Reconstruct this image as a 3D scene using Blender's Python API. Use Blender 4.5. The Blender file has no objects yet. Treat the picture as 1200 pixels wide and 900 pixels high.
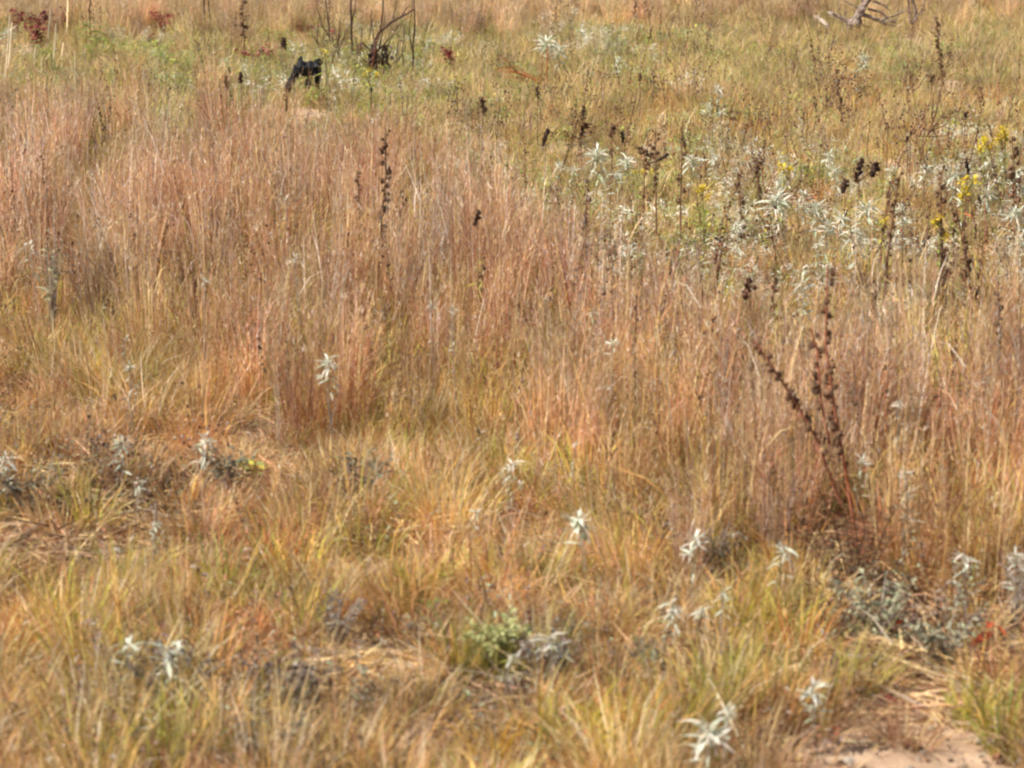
import bpy, math, random
import numpy as np
from mathutils import Vector, Matrix
PI = math.pi
R = math.radians
SC = bpy.context.scene
COL = SC.collection
rnd = random.Random(7)
nr = np.random.RandomState(11)

# ---------------------------------------------------------------- camera
CAM_H, PITCH, FPX = 2.6, R(13.3), 3000.0       # FPX: focal length in photo pixels (photo 1200x900)
cd = bpy.data.cameras.new('camera'); cam = bpy.data.objects.new('camera', cd); COL.objects.link(cam)
SC.camera = cam
cam.location = (0, 0, CAM_H); cam.rotation_euler = (PI/2 - PITCH, 0, 0)
cd.sensor_width = 36; cd.lens = 90; cd.clip_end = 5000; cd.clip_start = .1
cd.dof.use_dof = True; cd.dof.focus_distance = 16.0; cd.dof.aperture_fstop = 4.6

# ---------------------------------------------------------------- light
SUN_EL, SUN_AZ = R(50), R(-105)      # azimuth from +Y (view direction), negative = left
w = bpy.data.worlds.new('World'); SC.world = w; w.use_nodes = True
nt = w.node_tree; bg = nt.nodes['Background']
sky = nt.nodes.new('ShaderNodeTexSky'); sky.sky_type = 'NISHITA'; sky.sun_disc = False
sky.sun_elevation = SUN_EL; sky.sun_rotation = SUN_AZ
nt.links.new(sky.outputs[0], bg.inputs[0]); bg.inputs[1].default_value = .075
sl = bpy.data.lights.new('sun', 'SUN'); sl.energy = 5.0; sl.angle = R(.6); sl.color = (1, .95, .87)
sun = bpy.data.objects.new('sun', sl); COL.objects.link(sun)
sd = Vector((math.sin(SUN_AZ)*math.cos(SUN_EL), math.cos(SUN_AZ)*math.cos(SUN_EL), math.sin(SUN_EL)))
sun.rotation_euler = sd.to_track_quat('Z', 'Y').to_euler()
SC.view_settings.view_transform = 'Standard'; SC.view_settings.look = 'None'
SC.cycles.filter_width = 2.3       # soft lens
SC.view_settings.exposure = .45; SC.view_settings.gamma = 1

# ---------------------------------------------------------------- terrain function
_T = np.random.RandomState(3).rand(64, 64)
def vnoise(x, y):
    x = np.asarray(x, float); y = np.asarray(y, float)
    xi = np.floor(x).astype(int); yi = np.floor(y).astype(int)
    fx = x-xi; fy = y-yi; fx = fx*fx*(3-2*fx); fy = fy*fy*(3-2*fy)
    a = _T[xi % 64, yi % 64]; b = _T[(xi+1) % 64, yi % 64]; c = _T[xi % 64, (yi+1) % 64]; d = _T[(xi+1) % 64, (yi+1) % 64]
    return (a*(1-fx)+b*fx)*(1-fy)+(c*(1-fx)+d*fx)*fy
def ground(x, y):
    fade = np.clip((90-np.abs(y))/40, 0, 1)
    return fade*(.10*(vnoise(x*.35+9, y*.35)-.5)+.05*(vnoise(x*1.3, y*1.3+5)-.5)+.016*(vnoise(x*5, y*5)-.5))
CP, SP = math.cos(PITCH), math.sin(PITCH)
def ray(px, py):
    a = (px-600)/FPX; b = (450-py)/FPX
    return Vector((a, CP+b*SP, -SP+b*CP))
def at(px, py, h=0.0):
    """point of the terrain (raised by h) seen at photo pixel px, py"""
    d = ray(px, py); t = (CAM_H-h)/max(-d.z, 1e-3)
    for _ in range(6):
        x, y = d.x*t, d.y*t
        t = (CAM_H-h-float(ground(x, y)))/max(-d.z, 1e-3)
    return Vector((d.x*t, d.y*t, CAM_H+d.z*t))
def on_depth(px, py, Y):
    d = ray(px, py); t = Y/d.y
    return Vector((d.x*t, Y, CAM_H+d.z*t))
def project(x, y, z):
    dz = z-CAM_H; dep = y*CP-dz*SP; up = y*SP+dz*CP
    return 600+FPX*x/dep, 450-FPX*up/dep
def mpp(Y):                                       # metres per photo pixel at depth Y
    return Y/FPX

# ---------------------------------------------------------------- colours / materials
def lin(r, g, b):
    f = lambda c: (c/255/12.92) if c/255 <= .04045 else ((c/255+.055)/1.055)**2.4
    return (f(r), f(g), f(b))
def plant_mat(name, transl=.35, rough=.6, var=.22, patch=.32, hue=.015):
    m = bpy.data.materials.new(name); m.use_nodes = True; t = m.node_tree; n = t.nodes; L = t.links
    for x in list(n): n.remove(x)
    out = n.new('ShaderNodeOutputMaterial')
    at_ = n.new('ShaderNodeAttribute'); at_.attribute_name = 'Col'
    oi = n.new('ShaderNodeObjectInfo')
    geo = n.new('ShaderNodeNewGeometry')
    ns = n.new('ShaderNodeTexNoise'); ns.inputs['Scale'].default_value = 2.6; ns.inputs['Detail'].default_value = 4
    L.new(geo.outputs['Position'], ns.inputs['Vector'])
    mr = n.new('ShaderNodeMapRange'); mr.inputs['From Min'].default_value = .3; mr.inputs['From Max'].default_value = .7
    mr.inputs['To Min'].default_value = 1-patch; mr.inputs['To Max'].default_value = 1+patch
    L.new(ns.outputs['Fac'], mr.inputs['Value'])
    mr2 = n.new('ShaderNodeMapRange'); mr2.inputs['To Min'].default_value = 1-var; mr2.inputs['To Max'].default_value = 1+var
    L.new(oi.outputs['Random'], mr2.inputs['Value'])
    mu = n.new('ShaderNodeMath'); mu.operation = 'MULTIPLY'; L.new(mr.outputs[0], mu.inputs[0]); L.new(mr2.outputs[0], mu.inputs[1])
    hs = n.new('ShaderNodeHueSaturation'); L.new(at_.outputs['Color'], hs.inputs['Color']); L.new(mu.outputs[0], hs.inputs['Value'])
    f2 = n.new('ShaderNodeMath'); f2.operation = 'MULTIPLY_ADD'; f2.inputs[1].default_value = 7.31; f2.inputs[2].default_value = 0
    L.new(oi.outputs['Random'], f2.inputs[0])
    fr = n.new('ShaderNodeMath'); fr.operation = 'FRACT'; L.new(f2.outputs[0], fr.inputs[0])
    mr3 = n.new('ShaderNodeMapRange'); mr3.inputs['To Min'].default_value = .5-hue; mr3.inputs['To Max'].default_value = .5+hue
    L.new(fr.outputs[0], mr3.inputs['Value']); L.new(mr3.outputs[0], hs.inputs['Hue'])
    p = n.new('ShaderNodeBsdfPrincipled'); p.inputs['Roughness'].default_value = rough; p.inputs['Specular IOR Level'].default_value = .25
    L.new(hs.outputs[0], p.inputs['Base Color'])
    if transl > 0:
        tr = n.new('ShaderNodeBsdfTranslucent'); L.new(hs.outputs[0], tr.inputs['Color'])
        mx = n.new('ShaderNodeMixShader'); mx.inputs[0].default_value = transl
        L.new(p.outputs[0], mx.inputs[1]); L.new(tr.outputs[0], mx.inputs[2]); L.new(mx.outputs[0], out.inputs['Surface'])
    else:
        L.new(p.outputs[0], out.inputs['Surface'])
    return m
M_GRASS = plant_mat('dry_grass', .27)
M_LEAF = plant_mat('leaf', .22, .55, .12, .08, .01)
M_FELT = plant_mat('felted_leaf', .18, .85, .08, .05, .006)
M_DEAD = plant_mat('dead_plant', 0.0, .9, .15, .1, .01)

def noise_mat(name, c1, c2, c3=None, scale=8, rough=.9, bump=.3, bscale=60):
    m = bpy.data.materials.new(name); m.use_nodes = True; t = m.node_tree; n = t.nodes; L = t.links
    p = n['Principled BSDF']; p.inputs['Roughness'].default_value = rough; p.inputs['Specular IOR Level'].default_value = .2
    geo = n.new('ShaderNodeNewGeometry'); ns = n.new('ShaderNodeTexNoise'); ns.inputs['Scale'].default_value = scale; ns.inputs['Detail'].default_value = 8
    ns.inputs['Roughness'].default_value = .65
    L.new(geo.outputs['Position'], ns.inputs['Vector'])
    cr = n.new('ShaderNodeValToRGB'); e = cr.color_ramp.elements
    e[0].position = .33; e[0].color = (*c1, 1); e[1].position = .68; e[1].color = (*c2, 1)
    if c3: k = cr.color_ramp.elements.new(.5); k.color = (*c3, 1)
    L.new(ns.outputs['Fac'], cr.inputs[0]); L.new(cr.outputs[0], p.inputs['Base Color'])
    n2 = n.new('ShaderNodeTexNoise'); n2.inputs['Scale'].default_value = bscale; n2.inputs['Detail'].default_value = 6
    L.new(geo.outputs['Position'], n2.inputs['Vector'])
    b = n.new('ShaderNodeBump'); b.inputs['Strength'].default_value = bump; b.inputs['Distance'].default_value = .01
    L.new(n2.outputs['Fac'], b.inputs['Height']); L.new(b.outputs[0], p.inputs['Normal'])
    return m
M_SOIL = noise_mat('sandy_soil', lin(146, 120, 96), lin(206, 178, 148), lin(182, 152, 124), 5, .95, .5, 90)
def grass_beyond(m):      # past the built sward the sheet itself has the colour of dry meadow
    n = m.node_tree.nodes; L = m.node_tree.links; p = n['Principled BSDF']; src = p.inputs['Base Color'].links[0].from_socket
    g = n.new('ShaderNodeNewGeometry'); ln = n.new('ShaderNodeVectorMath'); ln.operation = 'LENGTH'; L.new(g.outputs['Position'], ln.inputs[0])
    mr = n.new('ShaderNodeMapRange'); mr.inputs['From Min'].default_value = 34; mr.inputs['From Max'].default_value = 48; L.new(ln.outputs['Value'], mr.inputs['Value'])
    ns = n.new('ShaderNodeTexNoise'); ns.inputs['Scale'].default_value = .6; ns.inputs['Detail'].default_value = 10; L.new(g.outputs['Position'], ns.inputs['Vector'])
    cr = n.new('ShaderNodeValToRGB'); e = cr.color_ramp.elements; e[0].position = .35; e[0].color = (*lin(132, 122, 70), 1); e[1].position = .65; e[1].color = (*lin(186, 152, 104), 1); L.new(ns.outputs['Fac'], cr.inputs[0])
    mx = n.new('ShaderNodeMixRGB'); L.new(mr.outputs[0], mx.inputs[0]); L.new(src, mx.inputs[1]); L.new(cr.outputs[0], mx.inputs[2]); L.new(mx.outputs[0], p.inputs['Base Color'])
grass_beyond(M_SOIL)
M_CHAR = noise_mat('charred_wood', (.006, .006, .008), (.02, .018, .018), None, 30, .55, .8, 80)
M_GREYWOOD = noise_mat('weathered_wood', lin(100, 84, 76), lin(190, 172, 155), lin(145, 125, 112), 25, .85, .6, 120)
M_STONE = noise_mat('pebble', lin(110, 88, 72), lin(165, 140, 120), None, 30, .9, .4, 200)

# ---------------------------------------------------------------- geometry collector
class Geo:
    def __init__(s): s.v = []; s.f = []; s.c = []
    def strip(s, pts, widths, side, c0, c1, fold=0.0):
        """ribbon along pts, side = unit vector across; tapers to a point when last width is 0"""
        n = len(pts); base = len(s.v); idx = []
        for i, (p, wd) in enumerate(zip(pts, widths)):
            k = i/(n-1); c = [a+(b-a)*k for a, b in zip(c0, c1)]
            if wd <= 0: s.v.append(tuple(p)); s.c.append(c); idx.append((len(s.v)-1,))
            else:
                q = side*(wd/2)
                s.v.append(tuple(p-q)); s.v.append(tuple(p+q)); s.c += [c, c]; idx.append((len(s.v)-2, len(s.v)-1))
        for a, b in zip(idx, idx[1:]):
            if len(a) == 2 and len(b) == 2: s.f.append((a[0], a[1], b[1], b[0]))
            elif len(a) == 2: s.f.append((a[0], a[1], b[0]))
            elif len(b) == 2: s.f.append((a[0], b[1], b[0]))
    def blade(s, p, d, L, wd, bend, nseg, c0, c1, r=rnd, tipw=0.0):
        """d: start direction, bend: droop amount"""
        d = d.normalized(); h = Vector((d.x, d.y, 0))
        if h.length < .05: a = r.uniform(0, 2*PI); h = Vector((math.cos(a), math.sin(a), 0))
        h.normalize(); pts = []; q = Vector(p); pts.append(q.copy()); dd = d.copy()
        for i in range(nseg):
            dd = (dd+h*bend*.5/nseg-Vector((0, 0, 1))*bend*(i+.5)/nseg/nseg*1.6).normalized()
            q = q+dd*(L/nseg); pts.append(q.copy())
        a = r.uniform(0, PI); up = d.orthogonal().normalized(); side = (Matrix.Rotation(a, 3, d) @ up)
        ws = [wd*(1-.25*(i/nseg)) if i < nseg else tipw for i in range(nseg+1)]
        s.strip(pts, ws, side, c0, c1)
        return pts
    def leaf(s, p, d, L, wd, up, c0, c1, curl=.2):
        """lance-shaped folded leaf, 8 triangles"""
        d = d.normalized(); side = d.cross(up)
        if side.length < 1e-3: side = d.orthogonal()
        side.normalize(); nrm = side.cross(d).normalized(); b = len(s.v)
        prof = [(0, .12), (.3, .85), (.62, 1.0), (1, 0)]
        for k, wv in prof:
            c = [x+(y-x)*k for x, y in zip(c0, c1)]
            o = p+d*(L*k)-nrm*(curl*L*k*k)
            s.v.append(tuple(o)); s.c.append(c)
            if wv > 0:
                for sg in (-1, 1): s.v.append(tuple(o+side*(sg*wd*wv/2)+nrm*(wd*.18*wv))); s.c.append(c)
        rows = [(b+i*3) for i in range(4)]
        for i in range(2):
            m0, l0, r0 = rows[i], rows[i]+1, rows[i]+2; m1, l1, r1 = rows[i+1], rows[i+1]+1, rows[i+1]+2
            s.f += [(m0, m1, l1, l0), (m0, r0, r1, m1)]
        m0, l0, r0 = rows[2], rows[2]+1, rows[2]+2
        s.f += [(m0, rows[3], l0), (m0, r0, rows[3])]
    def tube(s, pts, rad, c0, c1, n=5, wob=0, r=rnd):
        base = len(s.v); N = len(pts)
        for i, p in enumerate(pts):
            t = (pts[min(i+1, N-1)]-pts[max(i-1, 0)]).normalized(); a = t.orthogonal().normalized(); b = t.cross(a)
            k = i/max(N-1, 1); c = [x+(y-x)*k for x, y in zip(c0, c1)]; rr = rad[i] if hasattr(rad, '__len__') else rad
            for j in range(n):
                an = 2*PI*j/n; q = rr*(1+r.uniform(-wob, wob)); s.v.append(tuple(p+a*(math.cos(an)*q)+b*(math.sin(an)*q))); s.c.append(c)
        for i in range(N-1):
            for j in range(n):
                s.f.append((base+i*n+j, base+i*n+(j+1) % n, base+(i+1)*n+(j+1) % n, base+(i+1)*n+j))
        s.f.append(tuple(base+j for j in reversed(range(n)))); s.f.append(tuple(base+(N-1)*n+j for j in range(n)))
    def lump(s, c, rx, ry, rz, c0, c1, nu=7, nv=5, rough=.25, r=rnd, axis=None):
        base = len(s.v); M = Matrix.Identity(3)
        if axis is not None: M = Vector(axis).to_track_quat('Z', 'Y').to_matrix()
        put = lambda v, k: (s.v.append(tuple(c+M @ v)), s.c.append([x+(y-x)*k for x, y in zip(c0, c1)]))
        put(Vector((0, 0, -rz)), 0)
        for i in range(1, nv):
            th = PI*i/nv
            for j in range(nu):
                q = 1+r.uniform(-rough, rough); an = 2*PI*(j+.5*(i % 2))/nu
                put(Vector((rx*math.sin(th)*math.cos(an)*q, ry*math.sin(th)*math.sin(an)*q, -rz*math.cos(th)*(1+r.uniform(-rough, rough)*.3))), r.random())
        put(Vector((0, 0, rz)), 1); top = len(s.v)-1
        for j in range(nu):
            s.f.append((base, base+1+(j+1) % nu, base+1+j)); k = base+1+(nv-2)*nu
            s.f.append((k+j, k+(j+1) % nu, top))
        for i in range(nv-2):
            for j in range(nu):
                a = base+1+i*nu; s.f.append((a+j, a+(j+1) % nu, a+nu+(j+1) % nu, a+nu+j))
    def mesh(s, name, mat, smooth=False):
        me = bpy.data.meshes.new(name); me.from_pydata(s.v, [], s.f)
        at_ = me.color_attributes.new('Col', 'FLOAT_COLOR', 'POINT')
        arr = np.ones((len(s.v), 4), np.float32); arr[:, :3] = np.clip(np.array(s.c, np.float32), 0, 1); at_.data.foreach_set('color', arr.ravel())
        me.materials.append(mat)
        if smooth: me.polygons.foreach_set('use_smooth', [True]*len(me.polygons))
        me.update(); return me
def obj(name, me, parent=None, loc=None):
    if isinstance(me, tuple): me = me[0].mesh(name, me[1])
    o = bpy.data.objects.new(name, me); COL.objects.link(o)
    if parent is not None: o.parent = parent
    if loc is not None: o.location = loc
    return o
def tag(o, label, cat, group=None):
    o['label'] = label; o['category'] = cat
    if group: o['group'] = group
    return o
def thing(name, label, cat, loc, group=None, rz=0):
    o = bpy.data.objects.new(name, None); COL.objects.link(o); o.location = loc; o.rotation_euler = (0, 0, rz); o.empty_display_size = .1
    return tag(o, label, cat, group)
def mixc(a, b, k): return [x+(y-x)*k for x, y in zip(a, b)]
def pick(pal, r=rnd):
    c = r.choice(pal); k = r.uniform(.8, 1.2); return [x*k for x in c]

# ---------------------------------------------------------------- ground sheet
def axis(lo, hi, step, far):
    a = list(np.arange(lo, hi+1e-6, step)); s = step; x = a[-1]
    while x < far: s *= 1.35; x += s; a.append(x)
    s = step; x = a[0]
    while x > -far: s *= 1.35; x -= s; a.insert(0, x)
    return np.array(a)
gx = axis(-8, 8, .1, 900); gy = axis(2, 36, .1, 900)
X, Y = np.meshgrid(gx, gy); Z = ground(X, Y)
me = bpy.data.meshes.new('ground'); nx, ny = len(gx), len(gy)
V = np.stack([X.ravel(), Y.ravel(), Z.ravel()], 1)
I = np.arange(nx*ny).reshape(ny, nx); F = np.stack([I[:-1, :-1].ravel(), I[:-1, 1:].ravel(), I[1:, 1:].ravel(), I[1:, :-1].ravel()], 1)
me.vertices.add(len(V)); me.vertices.foreach_set('co', V.ravel()); me.loops.add(F.size); me.loops.foreach_set('vertex_index', F.ravel())
me.polygons.add(len(F)); me.polygons.foreach_set('loop_start', np.arange(0, F.size, 4)); me.polygons.foreach_set('use_smooth', np.ones(len(F), bool))
me.update(); me.materials.append(M_SOIL)
g = obj('ground', me); g['kind'] = 'structure'

# ---------------------------------------------------------------- grass tufts (sources for the uncountable sward)
C = dict(
 mauve=lin(204, 154, 126), russet=lin(188, 114, 84), pink=lin(216, 170, 138), rust=lin(196, 136, 92), redbrown=lin(168, 108, 78), straw=lin(234, 204, 150), tan=lin(218, 184, 134),
 gold=lin(226, 180, 98), orange=lin(212, 146, 82), lime=lin(184, 176, 74), olive=lin(162, 158, 92), green=lin(140, 156, 84), pale=lin(240, 224, 190),
 grey=lin(164, 152, 136), dark=lin(92, 72, 58), brown=lin(132, 100, 72), fluff=lin(244, 230, 212), sage=lin(214, 216, 194), sagegreen=lin(168, 180, 144),
 white=lin(242, 236, 220), purple=lin(132, 108, 106), crimson=lin(136, 50, 56), yellow=lin(240, 216, 60), black=lin(56, 42, 36), seed=lin(80, 58, 46),
 leafgreen=lin(136, 164, 72))
def bluestem(r, pal, H=.7, n=46, spread=.17, fluffs=10, rad=.07):
    g = Geo()
    for _ in range(n):
        a = r.uniform(0, 2*PI); q = rad*math.sqrt(r.random()); p = Vector((math.cos(a)*q, math.sin(a)*q, -.02))
        tilt = abs(r.gauss(0, spread*.55)); a2 = a+r.uniform(-.8, .8)
        d = Vector((math.cos(a2)*math.sin(tilt), math.sin(a2)*math.sin(tilt), math.cos(tilt)))
        h = H*r.uniform(.6, 1.08); c0 = pick(pal, r); c1 = mixc(c0, C['straw'], r.uniform(0, .45))
        pts = g.blade(p, d, h, r.uniform(.0024, .0044), r.uniform(.02, .3), 4, mixc(c0, C['redbrown'], .2), c1, r, .0012)
        for k in range(r.randint(2, 4)):
            t = r.uniform(.1, 2.9); i = int(t); b = pts[i].lerp(pts[i+1], t-i); an = r.uniform(0, 2*PI)
            dl = (d+Vector((math.cos(an), math.sin(an), 0))*r.uniform(.12, .42)).normalized(); c = pick(pal, r)
            g.blade(b, dl, h*r.uniform(.18, .4), r.uniform(.002, .0038), r.uniform(.2, 1.2), 2, c, mixc(c, C['straw'], .4), r)
        for k in range(fluffs):
            t = r.uniform(1.8, 3.95); i = int(t); b = pts[i].lerp(pts[i+1], t-i); an = r.uniform(0, 2*PI)
            dl = (d+Vector((math.cos(an), math.sin(an), 0))*r.uniform(.3, .9)).normalized(); c = pick([C['fluff'], C['straw'], C['pink'], c0], r)
            g.blade(b, dl, r.uniform(.015, .04), r.uniform(.002, .0045), 0, 1, c, c, r)
    for _ in range(int(n*.8)):      # basal leaves
        a = r.uniform(0, 2*PI); q = rad*1.2*math.sqrt(r.random()); p = Vector((math.cos(a)*q, math.sin(a)*q, -.02)); tilt = r.uniform(.05, .75)
        d = Vector((math.cos(a)*math.sin(tilt), math.sin(a)*math.sin(tilt), math.cos(tilt))); c = pick(pal+[C['gold'], C['olive']], r)
        g.blade(p, d, H*r.uniform(.2, .5), r.uniform(.003, .005), r.uniform(.3, 1.3), 3, mixc(c, C['brown'], .3), c, r)
    return g
def shortgrass(r, pal, H=.24, n=110, rad=.08, spread=.6, wd=(.0025, .0052), bend=(.05, 1.0)):
    g = Geo()
    for _ in range(n):
        a = r.uniform(0, 2*PI); q = rad*math.sqrt(r.random()); p = Vector((math.cos(a)*q, math.sin(a)*q, -.015)); tilt = abs(r.gauss(0, spread*.6))+q/rad*.2*r.random()
        a2 = a+r.uniform(-.7, .7); d = Vector((math.cos(a2)*math.sin(tilt), math.sin(a2)*math.sin(tilt), math.cos(tilt)))
        c = pick(pal, r); g.blade(p, d, H*r.uniform(.45, 1.15), r.uniform(*wd), r.uniform(*bend), 3, mixc(c, C['brown'], r.uniform(0, .4)), mixc(c, C['straw'], r.uniform(0, .3)), r)
    return g
def litter(r, pal, n=90, rad=.16):
    g = Geo()
    for _ in range(n):
        a = r.uniform(0, 2*PI); q = rad*math.sqrt(r.random()); p = Vector((math.cos(a)*q, math.sin(a)*q, r.uniform(0, .035))); a2 = r.uniform(0, 2*PI)
        d = Vector((math.cos(a2), math.sin(a2), r.uniform(-.15, .5))); c = pick(pal, r)
        g.blade(p, d, r.uniform(.05, .2), r.uniform(.003, .007), r.uniform(0, .5), 2, c, mixc(c, C['straw'], .3), r)
    return g
def forb(r, pal, H=.22, n=9, leafn=12, ll=.03, lw=.008, stemc='brown', rad=.06, tilt=.5, hang=.3):
    g = Geo()
    for _ in range(n):
        a = r.uniform(0, 2*PI); q = rad*math.sqrt(r.random()); p = Vector((math.cos(a)*q, math.sin(a)*q, -.01)); tl = r.uniform(.02, tilt)
        d = Vector((math.cos(a)*math.sin(tl), math.sin(a)*math.sin(tl), math.cos(tl))); h = H*r.uniform(.6, 1.1)
        pts = g.blade(p, d, h, .003, r.uniform(0, .5), 3, C[stemc], C[stemc], r, .0015)
        for k in range(leafn):
            t = r.uniform(.5, 2.98); i = int(t); b = pts[i].lerp(pts[i+1], t-i); an = r.uniform(0, 2*PI)
            dl = (Vector((math.cos(an), math.sin(an), r.uniform(-hang, .7)))).normalized(); c = pick(pal, r)
            g.leaf(b, dl, ll*r.uniform(.6, 1.3), lw*r.uniform(.7, 1.3), Vector((0, 0, 1)), c, mixc(c, C['straw'], .15), r.uniform(-.2, .5))
    return g
def seedstems(r, H=.55, n=5):
    g = Geo()
    for _ in range(n):
        a = r.uniform(0, 2*PI); p = Vector((r.uniform(-.1, .1), r.uniform(-.1, .1), -.01)); tl = r.uniform(0, .22)
        d = Vector((math.cos(a)*math.sin(tl), math.sin(a)*math.sin(tl), math.cos(tl))); h = H*r.uniform(.6, 1.1)
        pts = g.blade(p, d, h, .004, r.uniform(0, .3), 3, C['brown'], C['brown'], r, .002)
        for k in range(r.randint(4, 10)):
            t = r.uniform(1.6, 3); i = min(int(t), 2); b = pts[i].lerp(pts[i+1], t-i); e = b+Vector((r.uniform(-.05, .05), r.uniform(-.05, .05), r.uniform(.0, .05)))
            g.blade(b, e-b, (e-b).length, .002, 0, 1, C['brown'], C['brown'], r, .0015)
            c = pick([C['seed'], C['brown'], C['dark'], C['grey']], r); g.lump(e, .006, .006, .007, c, c, 5, 3, .3, r)
    return g
def source(g, name, mat=M_GRASS):
    return bpy.data.objects.new(name, g.mesh(name, mat))      # unlinked: only the sward's node group uses it

def sward(name, srcs, P, S, seed, tilt=.12):
    """one stuff object: points P (N,3), scales S (N,), tufts instanced on them through geometry nodes"""
    me = bpy.data.meshes.new(name); me.vertices.add(len(P)); me.vertices.foreach_set('co', P.astype(np.float32).ravel())
    rs = np.random.RandomState(seed)
    a = me.attributes.new('rot', 'FLOAT_VECTOR', 'POINT'); rot = np.stack([rs.normal(0, tilt, len(P)), rs.normal(0, tilt, len(P)), rs.rand(len(P))*2*PI], 1).astype(np.float32)
    a.data.foreach_set('vector', rot.ravel())
    a = me.attributes.new('scl', 'FLOAT', 'POINT'); a.data.foreach_set('value', S.astype(np.float32))
    a = me.attributes.new('pick', 'INT', 'POINT'); a.data.foreach_set('value', rs.randint(0, len(srcs), len(P)).astype(np.int32))
    o = obj(name, me); o['kind'] = 'stuff'
    ng = bpy.data.node_groups.new(name, 'GeometryNodeTree'); ng.interface.new_socket('Geometry', in_out='INPUT', socket_type='NodeSocketGeometry')
    ng.interface.new_socket('Geometry', in_out='OUTPUT', socket_type='NodeSocketGeometry')
    n = ng.nodes; L = ng.links; gi = n.new('NodeGroupInput'); go = n.new('NodeGroupOutput')
    m2p = n.new('GeometryNodeMeshToPoints'); L.new(gi.outputs[0], m2p.inputs['Mesh'])
    g2i = n.new('GeometryNodeGeometryToInstance')
    for s_ in srcs:
        inf = n.new('GeometryNodeObjectInfo'); inf.inputs['Object'].default_value = s_; inf.inputs['As Instance'].default_value = False
        L.new(inf.outputs['Geometry'], g2i.inputs[0])
    iop = n.new('GeometryNodeInstanceOnPoints'); L.new(m2p.outputs[0], iop.inputs['Points']); L.new(g2i.outputs[0], iop.inputs['Instance'])
    iop.inputs['Pick Instance'].default_value = True
    def attr(nm, t):
        q = n.new('GeometryNodeInputNamedAttribute'); q.data_type = t; q.inputs['Name'].default_value = nm; return q.outputs['Attribute']
    L.new(attr('pick', 'INT'), iop.inputs['Instance Index']); L.new(attr('scl', 'FLOAT'), iop.inputs['Scale'])
    e2r = n.new('FunctionNodeEulerToRotation'); L.new(attr('rot', 'FLOAT_VECTOR'), e2r.inputs[0]); L.new(e2r.outputs[0], iop.inputs['Rotation'])
    L.new(iop.outputs[0], go.inputs[0])
    md = o.modifiers.new('scatter', 'NODES'); md.node_group = ng
    return o

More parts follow.
